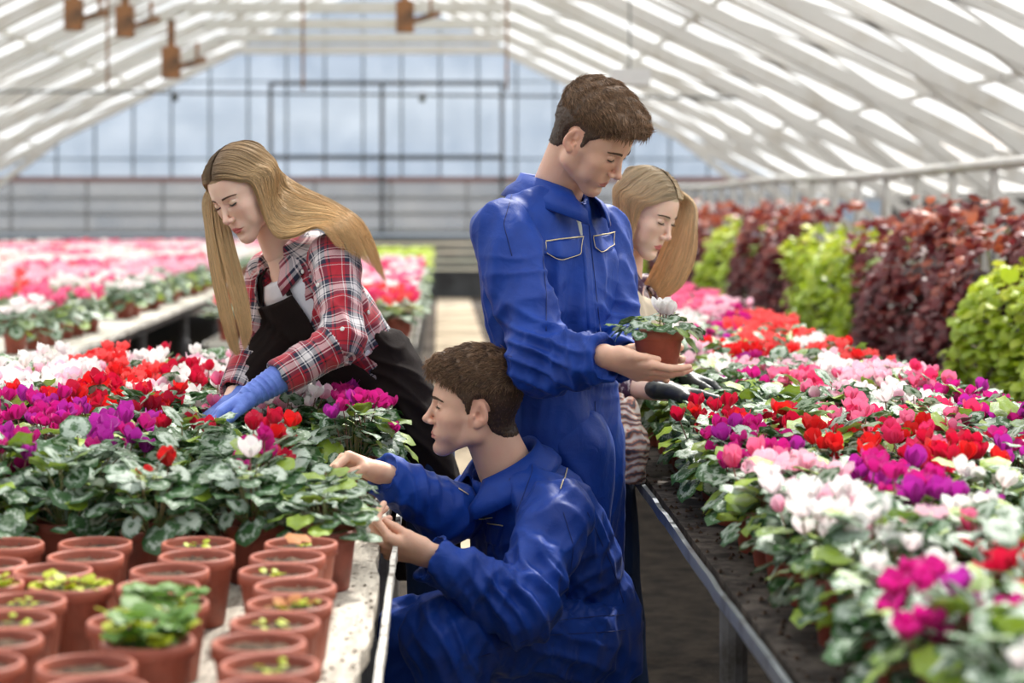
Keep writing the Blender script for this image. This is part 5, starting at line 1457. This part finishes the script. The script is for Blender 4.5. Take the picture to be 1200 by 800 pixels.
for a, b, c_ in ((shL, elL, wrL), (shR, elR, wrR)): core += [Cone(a, b, .042, .034, .02), Cone(b, A3(c_) * .93 + A3(b) * .07, .030, .024, .015)]
for a, b, c_ in ((hipL, knL, anL), (hipR, knR, anR)): core += [Cone(a, b, .08, .05, .03), Cone(b, c_, .05, .035, .02)]
s.skin(*sdf(core, .010, 1))
s.skin(*hand_mesh(wrL, (-.96, -.08, .22), (-.1, -.7, .7), (.25, .9, -.15), scale=1.02, curls=[(48, 42, 22), (52, 50, 28), (54, 54, 30), (54, 56, 30)], spread=2,
                  thumb=[(.016, .020, -.006), (.030, .050, -.014), (.026, .078, -.030), (.016, .098, -.046)], forearm=.04))
s.skin(*hand_mesh(wrR, (-.90, -.28, .34), (.2, -.75, .45), (-.2, .25, -.95), scale=1.02, curls=[(56, 52, 26), (58, 58, 30), (60, 60, 30), (60, 60, 30)], spread=2,
                  thumb=[(.016, .020, -.006), (.032, .048, -.018), (.026, .076, -.034), (.014, .094, -.050)], forearm=.04))
s.finish_body(M_skinM); s.face_details(openness=.55)
suit = [Loft(P0, RT, [(-.04, 0, .02, .155, .11), (.03, 0, .01, .170, .130), (.12, 0, -.002, .168, .134), (.155, 0, 0, .160, .126), (.20, 0, 0, .178, .138), (.30, 0, 0, .19, .138), (Ls - .10, 0, -.01, .185, .118), (Ls - .04, 0, -.01, .13, .09), (Ls + .01, 0, 0, .08, .07)], .02)]
suit += [Cone(A3(shL) + [0, 0, .015], N + [0, 0, -.05], .055, .055, .05), Cone(A3(shR) + [0, 0, .015], N + [0, 0, -.05], .055, .055, .05)]
suit.append(Cone(N + Fv * .015 - Uv * .03, N + Uv * .1, .062, .074, .005, 's'))
hips = [Loft(P0, RT, [(-.07, 0, .03, .15, .10), (-.02, 0, .02, .165, .118), (.06, 0, .005, .172, .135), (.12, 0, -.002, .166, .132)], .03)]
legL = [Cone(hipL, knL, .112, .084, .05), Cone(knL, anL, .082, .068, .02, cut=True)]; legR = [Cone(hipR, knR, .110, .082, .04), Cone(knR, anR, .082, .068, .02, cut=True)]
parts_ = [sdf(suit, .0055, 1), sdf(hips + legL, .0055, 1), sdf(legR, .0055, 1), sdf(sleeve(shL, elL, wrL, .083, .066, .05, .054, .043), .0055, 1), sdf(sleeve(shR, elR, wrR, .078, .062, .05, .050, .041), .0055, 1)]
V, F = join(*[keep_big(*q) for q in parts_]); Nn = normals(V, F)
V = drape(V, Nn, (-.4, -.2, 1), .07, .28, .010, 21); V = drape(V, Nn, (.5, 0, .6), .05, .14, .005, 23)
V = fold(V, Nn, A3(elL) + [.0, -.03, .05], (.10, .12, .10), (.9, 0, .45), .038, 0.0247, 12)
V = fold(V, Nn, A3(elL) * .6 + A3(wrL) * .4, (.08, .1, .07), (1, 0, -.3), .045, 0.0145, 13)
V = fold(V, Nn, A3(elR) * .4 + A3(wrR) * .6, (.09, .1, .07), (1, 0, .3), .030, 0.0130, 14)
V = fold(V, Nn, P0 + Uv * .15 + [-.03, 0, 0], (.17, .3, .035), _n([1, -.7, .2]), .015, 0.0116, 15, warp=.6)
V = fold(V, Nn, A3(knL) + [.06, -.02, 0], (.11, .12, .09), (1, 0, .5), .045, 0.0159, 16)
V = fold(V, Nn, A3(hipL) + [-.05, -.05, .02], (.13, .2, .12), (.6, 0, 1), .05, 0.0174, 17)
V = fold(V, Nn, P0 + Uv * .25 + [.0, -.1, 0], (.12, .2, .10), (-.4, 0, 1), .055, 0.0145, 18)
V = smooth(V, F, 1, .5)
s.add('coverall', V, F, M_blue); BV = bvh(V, F)
collar(s, N + Uv * .008 + Fv * .0, _n(Uv * .75 + np.array([0, 0, .6])), (-.85, -.5, -.1), .066, .034, .036, .040, M_blue, gap=26, out=.032)
for pts_ in ([(664, 549), (661, 562), (657, 574)], [(537, 573), (548, 580)], [(560, 608), (578, 606)], [(572, 612), (590, 615)]):
    s.addmb('piping', line_px(BV, pts_, .0013, .003), M_piping, label='cream piping')
v_, f_ = patch_px(BV, [(571, 611), (592, 615), (584, 642), (568, 636)], 10, 10, .004); s.add('chest_pocket', v_, f_, M_blue)
for pts_ in ([(622, 520), (624, 552), (606, 600)], [(598, 560), (584, 590), (572, 640)], [(660, 600), (672, 640), (664, 700)], [(688, 600), (716, 660), (731, 706)], [(640, 728), (700, 722), (731, 720)], [(640, 744), (700, 741), (733, 738)], [(560, 770), (640, 742)]):
    s.addmb('seam', line_px(BV, pts_, .0008, .001, 10), M_seam)
short_hair(s, M_hairbrown, top=20, side=5.5, seed=8, quiff=6, sweep=(-.15, .8, .05), n=26000)
for an, f_ in ((anL, (-.9, -.25)), (anR, (-.95, -.1))):
    a = A3(an); fx, fy = f_
    V, F = sdf([Cone((a[0], a[1], .05), (a[0], a[1], .13), .046, .05, .02), Cone((a[0] - fx * .04, a[1] - fy * .04, .038), (a[0] + fx * .16, a[1] + fy * .16, .032), .040, .036, .02)], .006, 1)
    V[:, 2] = np.maximum(V[:, 2], .001); s.add('shoe', V, F, M_shoe)

# ------------------------------------------------------------------ plaid cloth
def plaid_mat():
    m, nt, p, out = new_mat('plaid_flannel')
    at = nt.nodes.new('ShaderNodeAttribute'); at.attribute_name = 'pl'
    sp = nt.nodes.new('ShaderNodeSeparateXYZ'); nt.links.new(at.outputs['Vector'], sp.inputs[0])
    def mth(op, a, b=None):
        q = nt.nodes.new('ShaderNodeMath'); q.operation = op
        for i, v in enumerate((a, b)):
            if v is None: continue
            if isinstance(v, (int, float)): q.inputs[i].default_value = v
            else: nt.links.new(v, q.inputs[i])
        return q.outputs[0]
    R_, D_, W_, B_ = lin((176, 14, 40)), lin((44, 8, 24)), lin((222, 214, 214)), lin((26, 34, 60))
    def ramp(v):
        c = nt.nodes.new('ShaderNodeValToRGB'); c.color_ramp.interpolation = 'CONSTANT'; E = c.color_ramp.elements
        seq = [(0, R_), (.20, D_), (.24, R_), (.30, B_), (.42, W_), (.45, B_), (.50, W_), (.66, B_), (.69, W_), (.73, B_), (.84, R_), (.90, W_), (.92, R_)]
        E[0].position = 0; E[0].color = seq[0][1] + (1,); E[1].position = seq[1][0]; E[1].color = seq[1][1] + (1,)
        for q, col in seq[2:]: e = E.new(q); e.color = col + (1,)
        nt.links.new(v, c.inputs[0]); return c.outputs[0]
    u = mth('FRACT', mth('MULTIPLY', sp.outputs['X'], 1 / .092)); v = mth('FRACT', mth('MULTIPLY', sp.outputs['Y'], 1 / .092))
    tw = mth('GREATER_THAN', mth('FRACT', mth('MULTIPLY', mth('ADD', sp.outputs['X'], sp.outputs['Y']), 1 / .0032)), .5)
    a, b = ramp(u), ramp(v)
    mx = nt.nodes.new('ShaderNodeMix'); mx.data_type = 'RGBA'
    q = nt.nodes.new('ShaderNodeMapRange'); q.inputs[3].default_value = .38; q.inputs[4].default_value = .62; nt.links.new(tw, q.inputs[0]); nt.links.new(q.outputs[0], mx.inputs[0])
    nt.links.new(a, mx.inputs[6]); nt.links.new(b, mx.inputs[7]); nt.links.new(mx.outputs[2], p.inputs['Base Color'])
    p.inputs['Roughness'].default_value = .85; p.inputs['Sheen Weight'].default_value = .35
    return m
M_plaid = plaid_mat()
def bone_uv(V, F, bones):
    """pattern coordinates that run along the nearest bone (a, b, reference direction, offset); per face corner"""
    C = V[F].mean(1); best = np.full(len(C), 1e9); bi = np.zeros(len(C), int)
    for i, (a, b, ref, rad, o) in enumerate(bones):
        a, b = A3(a), A3(b); d = b - a; t = np.clip(((C - a) @ d) / (d @ d), 0, 1); dist = np.linalg.norm(C - a - t[:, None] * d, axis=1) - rad
        m = dist < best; best[m] = dist[m]; bi[m] = i
    out = np.zeros((len(F), F.shape[1], 3))
    for i, (a, b, ref, rad, o) in enumerate(bones):
        m = bi == i
        if not m.any(): continue
        a, b = A3(a), A3(b); d = _n(b - a); r = _n(A3(ref) - d * (A3(ref) @ d)); q = np.cross(d, r)
        P = V[F[m]] - a; y = P @ d; X = P @ r; Z = P @ q; ang = np.arctan2(Z, X)
        a0 = ang[:, :1]; ang = a0 + (ang - a0 + math.pi) % (2 * math.pi) - math.pi
        out[m, :, 0] = ang * rad * 1.0 + o; out[m, :, 1] = y + o * .7
    return out.reshape(-1, 3)

# ------------------------------------------------------------------ 3. woman in plaid at the left bench
s = Person('young woman in a red plaid shirt and dark apron bending over the left bench', (-.02, 5.02, 0), False,
           PX(287, 222, 4.90), (-.56, -.66, -.48), (-.44, -.22, .84))
s.head_k = .97
N = A3(PX(331, 292, 4.96)); P0 = A3(PX(462, 492, 5.04))
s.head(N, .044, .052)
sp_ = N - P0; Uv = _n(sp_); Ls = np.linalg.norm(sp_); Fv = np.array([-.72, -.66, -.45]); Rv = _n(np.cross(Fv, Uv)); Fv = np.cross(Uv, Rv); RT = np.stack([Rv, Fv, Uv], 1)
shL, elL, wrL = PX(392, 300, 4.84), PX(401, 398, 4.70), PX(296, 462, 4.60)
shR, elR, wrR = PX(316, 322, 5.04), PX(305, 395, 5.02), PX(272, 470, 4.84)
core = [Loft(P0, RT, [(0, 0, 0, .11, .075), (.3, 0, 0, .12, .075), (Ls - .05, 0, 0, .06, .05)], .03), Cone(N - Uv * .02, N - Uv * .08 + Fv * .015, .052, .056, .03)]
for a, b, c_ in ((shL, elL, wrL), (shR, elR, wrR)): core += [Cone(a, b, .04, .035, .03), Cone(b, c_, .032, .025, .02)]
core += [Cone((-.035, 4.98, .78), (-.01, 4.94, .08), .045, .035, .02), Cone((-.035, 5.08, .78), (.0, 5.12, .08), .045, .035, .02)]
s.skin(*sdf(core, .008, 1)); s.finish_body(M_skinF); s.face_details()
M_glove = simple_mat('blue_nitrile', (104, 132, 214), .45, noise=(30, (84, 110, 196), .4, .65), bump=(90, .5, .002))
gl = hand_mesh(wrL, (-.80, -.14, -.42), (.05, -.92, -.1), (-.25, .0, -1), scale=.95, curls=[(14, 22, 14), (20, 26, 16), (26, 30, 18), (30, 32, 20)], spread=7, yaws=[4, 2, 0, -3],
               thumb=THUMB_OPEN, forearm=.005, glove=.0015)
d = _n(A3(wrL) - A3(elL)); cuffp = A3(wrL) - d * .085
gc = sdf([Cone(A3(wrL) + d * .006, cuffp, .028, .037, .01, cut=True)], .0022, 1); Nn = normals(*gc); gc = (fold(gc[0], Nn, A3(wrL) - d * .02, .06, d, .014, .003, 3), gc[1])
V, F = join(gl, gc); s.add('glove', V, F, M_glove).__setitem__('label', 'blue rubber glove on the near hand')
gl = hand_mesh(wrR, (-.72, -.35, -.5), (.2, -.9, -.1), (-.3, .1, -1), scale=.95, curls=[(24, 26, 16), (26, 28, 16), (28, 30, 18), (30, 32, 20)], thumb=THUMB_OPEN, forearm=.03, glove=.0015)
V, F = gl; s.add('glove', V, F, M_glove).__setitem__('label', 'blue rubber glove on the far hand')
# shirt
shirt = [Loft(P0, RT, [(.115, 0, .0, .120, .088), (.14, 0, 0, .125, .09), (.24, 0, .0, .138, .10), (.33, 0, .01, .150, .108), (Ls - .09, 0, 0, .145, .085), (Ls - .035, 0, 0, .10, .065), (Ls + .01, 0, 0, .065, .055)], .03)]
cutL = A3(wrL) - d * .072; dR = _n(A3(wrR) - A3(elR)); cutR = A3(wrR) - dR * .03
shirt += [Cone(A3(shL) + [0, 0, .01], N - Uv * .05, .045, .045, .04), Cone(A3(shR) + [0, 0, .01], N - Uv * .05, .045, .045, .04)]
shirt.append(Cone(N + Fv * .03 - Uv * .09, N + Fv * .05 + Uv * .08, .048, .062, .004, 's')); shirt.append(Ell(N + Fv * .09 - Uv * .12, (.036, .06, .05), None, .01, 's'))
slL = [Cone(shL, elL, .064, .052, .03), Cone(elL, cutL, .050, .044, .03, cut=True), Cone(cutL - d * .012, cutL + d * .03, .037, .037, .001, 's', cuta=True)]
slR = [Cone(shR, elR, .062, .050, .03), Cone(elR, cutR, .050, .042, .03, cut=True), Cone(cutR - dR * .012, cutR + dR * .03, .034, .034, .001, 's', cuta=True)]
V, F = join(*[keep_big(*sdf(q, .0045, 1)) for q in (shirt, slL, slR)]); V0 = V.copy(); Nn = normals(V, F)
V = drape(V, Nn, (.3, .1, 1), .06, .22, .007, 31)
V = fold(V, Nn, A3(elL) + [-.02, -.03, .02], (.08, .1, .08), (.7, 0, .7), .034, .010, 32)
V = fold(V, Nn, A3(shL) + [-.04, -.03, -.06], (.08, .1, .08), (.8, 0, -.5), .036, .007, 33)
V = fold(V, Nn, P0 + Uv * .2, (.14, .2, .10), _n([.4, 0, 1]), .045, .009, 34)
V = fold(V, Nn, A3(elR), (.07, .1, .09), (.3, 0, 1), .034, .008, 35)
bones = [(P0, N, Fv, .11, 0.0), (shL, elL, (-.3, -1, 0), .055, .03), (elL, cutL, (-.3, -1, 0), .047, .05), (shR, elR, (-.3, -1, 0), .055, .06), (elR, cutR, (-.3, -1, 0), .045, .08)]
s.add('plaid_shirt', V, F, M_plaid, {'pl': bone_uv(V0, F, bones)}); BV = bvh(V, F)
co = collar(s, N - Uv * .012, Uv, Fv, .056, .024, .040, .035, M_plaid, gap=40, out=.028); me = co.data
a_ = me.attributes.new('pl', 'FLOAT_VECTOR', 'POINT'); cv = np.array([v.co[:] for v in me.vertices]); a_.data.foreach_set('vector', np.stack([np.arange(len(cv)) // 7 * .011, np.arange(len(cv)) % 7 * .012, cv[:, 0] * 0], 1).astype(np.float32).ravel())
# white top under the shirt
V, F = sdf([Loft(P0, RT, [(.2, 0, .004, .125, .094), (.33, 0, .012, .135, .100), (Ls - .085, 0, .022, .11, .082), (Ls - .055, 0, .020, .085, .066)], .02)], .005, 2)
s.add('white_top', V, F, cloth_mat('white_jersey', (236, 236, 240), (222, 222, 228), .8, .1)); BT = bvh(V, F)
# apron: skirt, bib and neck strap
M_apron = cloth_mat('dark_brown_apron', (30, 19, 16), (23, 14, 12), .95, .0)
FA = frame((-.90, -.43, 0)); o = np.array([0, 5.03, 0])
def stn(z, X, a, b): return (z, X * FA[0, 0], X * FA[0, 1], a, b)
sk = [Loft(o, FA, [stn(.46, -.030, .14, .070), stn(.60, -.036, .14, .070), stn(.74, -.046, .142, .074), stn(.84, -.092, .15, .098), stn(.95, -.135, .152, .108), stn(1.04, -.170, .142, .104), stn(1.10, -.205, .130, .098)], .02, e=2.2)]
V, F = sdf(sk, .006, 1); Nn = normals(V, F); V = drape(V, Nn, (.25, 0, -1), .09, .45, .012, 41); V = fold(V, Nn, (-.16, 4.95, 1.0), (.18, .3, .16), (.6, 0, 1), .05, .010, 42); V = fold(V, Nn, (-.08, 4.95, .86), (.16, .3, .12), (.75, 0, 1), .055, .012, 43)
ap = s.add('apron', V, F, M_apron)
def bib_pt(u, v):
    """u -1..1 across, v 0 top .. 1 bottom"""
    top_w, bot_w = .078, .125
    w_ = top_w + (bot_w - top_w) * v; t_ = Ls - .088 - v * (Ls - .088 - .10)
    p = P0 + Uv * t_ + Rv * (u * w_) + Fv * (.02)
    h = [b.ray_cast(Vector(p + Fv * .3), Vector(-Fv), .6) for b in (BV, BT)]
    ps = [np.array(x[0]) for x in h if x[0] is not None]
    return max(ps, key=lambda q: (q - P0) @ Fv) + Fv * .012 if ps else p + Fv * .1
nu, nv = 18, 22; G = [[bib_pt(-1 + 2 * i / nu, j / nv) for j in range(nv + 1)] for i in range(nu + 1)]
vs = np.array([p for r in G for p in r]); fs = np.array([(i * (nv + 1) + j, i * (nv + 1) + j + 1, (i + 1) * (nv + 1) + j + 1, (i + 1) * (nv + 1) + j) for i in range(nu) for j in range(nv)])
vs = smooth(vs, fs, 2, .4)
b_ = s.add('apron_bib', vs, fs, M_apron); sm = b_.modifiers.new('t', 'SOLIDIFY'); sm.thickness = .003; sm.offset = 0
for q in (-1, 1):
    pts_ = []
    for i in range(14):
        f_ = i / 13; w_ = .070 - .022 * f_; t_ = Ls - .092 + .072 * f_; p = P0 + Uv * t_ + Rv * (q * w_)
        h = BV.ray_cast(Vector(p + Fv * .3), Vector(-Fv), .6); h2 = BT.ray_cast(Vector(p + Fv * .3), Vector(-Fv), .6)
        c2 = [np.array(x[0]) for x in (h, h2) if x[0] is not None]
        pts_.append((max(c2, key=lambda z: z @ Fv) if c2 else p + Fv * .05) + Fv * .011)
    for _ in range(4): pts_ = [pts_[0]] + [(pts_[k - 1] + 2 * pts_[k] + pts_[k + 1]) / 4 for k in range(1, len(pts_) - 1)] + [pts_[-1]]
    sv = np.array([p + Rv * w2 for p in pts_ for w2 in (-.011, .011)]); sf = np.array([(2 * k, 2 * k + 1, 2 * k + 3, 2 * k + 2) for k in range(len(pts_) - 1)])
    o_ = s.add('apron_strap', sv, sf, M_apron); sm = o_.modifiers.new('t', 'SOLIDIFY'); sm.thickness = .003; sm.offset = 0
for bx, by in ((402, 386), (430, 366), (374, 334), (356, 318)): button(s, BV, bx, by, simple_mat('button_white', (230, 226, 220), .4), .0055)
V, F = sdf([Cone((-.030, 4.97, .80), (-.010, 4.94, .10), .068, .052, .04, cut=True), Cone((-.030, 5.09, .80), (.0, 5.12, .10), .068, .052, .04, cut=True)], .007, 1)
Nn = normals(V, F); V = drape(V, Nn, (0, 0, 1), .06, .2, .005, 51); s.add('jeans', V, F, M_denim)
for x_, y_ in ((-.005, 4.94), (.005, 5.12)):
    V, F = sdf([Cone((x_, y_, .05), (x_, y_, .12), .042, .042, .02), Cone((x_ + .04, y_ + .01, .032), (x_ - .14, y_ - .05, .03), .036, .034, .02)], .006, 1); V[:, 2] = np.maximum(V[:, 2], .016); s.add('shoe', V, F, M_shoe)
g = lambda L_, y0, y1: [PX(a, b, y0 + (y1 - y0) * i / max(1, len(L_) - 1)) for i, (a, b) in enumerate(L_)]
long_hair(s, M_hairblond, {1: [g([(262, 246), (272, 285), (282, 330), (288, 365), (291, 396)], 4.90, 4.80), g([(253, 238), (259, 280), (270, 330), (279, 370), (286, 410)], 4.91, 4.81), g([(246, 232), (249, 275), (261, 330), (271, 375), (281, 414)], 4.92, 4.82), g([(241, 228), (243, 270), (252, 325), (263, 370), (275, 410)], 4.94, 4.83)],
     -1: [g([(312, 258), (326, 276), (348, 276), (374, 266), (396, 290)], 4.84, 4.75), g([(320, 240), (342, 260), (374, 257), (402, 266), (422, 304)], 4.86, 4.77), g([(326, 222), (350, 236), (384, 247), (414, 262), (440, 316)], 4.90, 4.80), g([(330, 204), (358, 222), (396, 242), (428, 268), (452, 332)], 4.95, 4.84)]},
     n=6500, seed=5, rad=.0005, nk={1: 3, -1: 5}, label='long straight blond hair falling forward and over the shoulder')

# ------------------------------------------------------------------ 4. blond woman behind the standing man
s = Person('blond woman in beige apron and black gloves, behind the man in the long coat', (.38, 5.12, 0), False,
           PX(755, 246, 5.28), (.72, -.56, -.42), (.36, -.2, .91))
s.head_k = .97
N = A3(PX(731, 320, 5.34)); P0 = np.array([.38, 5.14, .80])
s.head(N, .044, .052)
sp_ = N - P0; Uv = _n(sp_); Ls = np.linalg.norm(sp_); Fv = np.array([.74, -.62, -.2]); Rv = _n(np.cross(Fv, Uv)); Fv = np.cross(Uv, Rv); RT = np.stack([Rv, Fv, Uv], 1)
shR, elR, wrR = PX(712, 350, 5.18), PX(706, 450, 5.12), PX(783, 458, 4.98)
shL, elL, wrL = PX(752, 345, 5.48), PX(765, 420, 5.5), PX(800, 440, 5.3)
core = [Loft(P0, RT, [(-.1, 0, 0, .12, .08), (.3, 0, 0, .12, .08), (Ls - .05, 0, 0, .06, .05)], .03), Cone(N - Uv * .02, N - Uv * .08 + Fv * .015, .050, .055, .03)]
for a, b, c_ in ((shR, elR, wrR), (shL, elL, wrL)): core += [Cone(a, b, .04, .035, .03), Cone(b, c_, .032, .027, .02)]
core += [Cone((.405, 5.08, .75), (.49, 5.06, .08), .055, .04, .03), Cone((.405, 5.21, .75), (.48, 5.24, .08), .055, .04, .03)]
s.skin(*sdf(core, .007, 1)); s.finish_body(M_skinF); s.face_details()
M_bglove = simple_mat('black_rubber', (34, 36, 38), .42, bump=(120, .5, .002))
V, F = hand_mesh(wrR, (.95, -.14, -.12), (.1, -.95, .1), (0, -.1, -1), scale=.95, curls=[(8, 10, 8), (10, 12, 8), (12, 14, 8), (14, 16, 10)], spread=5, thumb=THUMB_OPEN, forearm=.03, glove=.003)
s.add('glove', V, F, M_bglove).__setitem__('label', 'black rubber glove on the near hand')
V, F = hand_mesh(wrL, (.9, -.3, -.3), (.1, -.9, .1), (0, -.1, -1), scale=.95, curls=[(20, 20, 10)] * 4, thumb=THUMB_OPEN, forearm=.03, glove=.003)
s.add('glove', V, F, M_bglove).__setitem__('label', 'black rubber glove on the far hand')
M_pat = simple_mat('patterned_shirt', (196, 184, 186), .8, noise=(22, (66, 36, 62), .46, .54))
V, F = sdf([Loft(P0, RT, [(-.10, 0, 0, .145, .105), (.1, 0, 0, .13, .095), (.28, 0, .01, .155, .115), (Ls - .09, 0, 0, .145, .09), (Ls, 0, 0, .06, .055)], .03),
            Cone(shR, elR, .060, .050, .04), Cone(elR, A3(elR) * .45 + A3(wrR) * .55, .048, .043, .03, cut=True), Cone(shL, elL, .060, .050, .04), Cone(elL, A3(elL) * .3 + A3(wrL) * .7, .048, .042, .03, cut=True),
            Cone(N + Fv * .05 - Uv * .08, N + Fv * .06 + Uv * .08, .045, .06, .004, 's')], .006, 1)
V, F = keep_big(V, F); Nn = normals(V, F); V = drape(V, Nn, (0, 0, 1), .06, .2, .007, 61); s.add('patterned_shirt', V, F, M_pat); BV = bvh(V, F)
collar(s, N - Uv * .010, Uv, Fv, .055, .022, .05, .05, M_pat, gap=42, out=.026)
M_beige = cloth_mat('beige_apron', (206, 190, 168), (190, 174, 152), .85, .2)
V, F = sdf([Loft(P0, RT, [(-.02, 0, .012, .135, .112), (.1, 0, .012, .125, .100), (.28, 0, .026, .140, .120), (.38, 0, .032, .105, .098), (.405, 0, .032, .09, .085)], .02), Loft(P0 + Fv * -.14, RT, [(-.2, 0, 0, .3, .10), (.6, 0, 0, .3, .10)], .005, 's')], .0055, 1)
V, F = keep_big(V, F); Nn = normals(V, F); V = drape(V, Nn, (0, 0, 1), .06, .2, .009, 62); s.add('beige_apron', V, F, M_beige)
M_stripe, nt, p, out = new_mat('striped_cloth')
tc = nt.nodes.new('ShaderNodeTexCoord'); wv = nt.nodes.new('ShaderNodeTexWave'); wv.bands_direction = 'Z'; wv.inputs['Scale'].default_value = 16; wv.inputs['Distortion'].default_value = 11; wv.inputs['Detail'].default_value = 3
cr = nt.nodes.new('ShaderNodeValToRGB'); E = cr.color_ramp.elements; E[0].color = lin((92, 88, 94)) + (1,); E[1].color = lin((214, 204, 196)) + (1,); e = E.new(.35); e.color = lin((176, 116, 96)) + (1,); e = E.new(.6); e.color = lin((200, 168, 150)) + (1,)
nt.links.new(tc.outputs['Object'], wv.inputs[0]); nt.links.new(wv.outputs['Fac'], cr.inputs[0]); nt.links.new(cr.outputs[0], p.inputs['Base Color']); p.inputs['Roughness'].default_value = .9
a = A3(PX(733, 478, 4.98)); b = A3(PX(742, 520, 4.93)); c_ = A3(PX(741, 566, 4.92))
V, F = sdf([Cone(a, b, .030, .034, .02), Cone(b, c_, .034, .030, .02, cut=True), Cone(a + [-.03, .03, .01], b + [-.02, .02, .01], .03, .03, .02)], .005, 1)
Nn = normals(V, F); V = drape(V, Nn, (0, 0, 1), .03, .1, .010, 63); s.add('tied_cloth', V, F, M_stripe).__setitem__('label', 'striped cloth tied at the waist')
V, F = sdf([Cone((.405, 5.07, .80), (.49, 5.05, .10), .094, .055, .04, cut=True), Cone((.405, 5.21, .80), (.48, 5.24, .10), .094, .055, .04, cut=True)], .007, 1)
Nn = normals(V, F); V = drape(V, Nn, (0, 0, 1), .06, .2, .005, 64); s.add('jeans', V, F, M_denim)
for x_, y_ in ((.49, 5.05), (.48, 5.24)):
    V, F = sdf([Cone((x_, y_, .05), (x_, y_, .12), .042, .042, .02), Cone((x_ - .04, y_ + .02, .032), (x_ + .11, y_ - .10, .03), .036, .034, .02)], .006, 1); V[:, 2] = np.maximum(V[:, 2], .016); s.add('shoe', V, F, M_shoe)
long_hair(s, M_hairblond2, {1: [g([(741, 272), (733, 298), (724, 335), (718, 372)], 5.22, 5.20), g([(730, 268), (722, 300), (714, 340), (708, 378)], 5.24, 5.22), g([(718, 264), (710, 300), (706, 340), (704, 378)], 5.30, 5.26)],
     -1: [g([(798, 234), (788, 262), (774, 298), (760, 328), (746, 354)], 5.40, 5.36), g([(804, 234), (802, 266), (792, 302), (778, 332), (760, 356)], 5.38, 5.34), g([(810, 236), (814, 268), (810, 302), (798, 332), (778, 350)], 5.37, 5.34), g([(806, 232), (808, 266), (802, 300), (786, 330), (762, 350)], 5.42, 5.40)]},
     n=5500, seed=9, rad=.0005, nk={1: 5, -1: 3}, label='long light blond hair hanging beside the face')
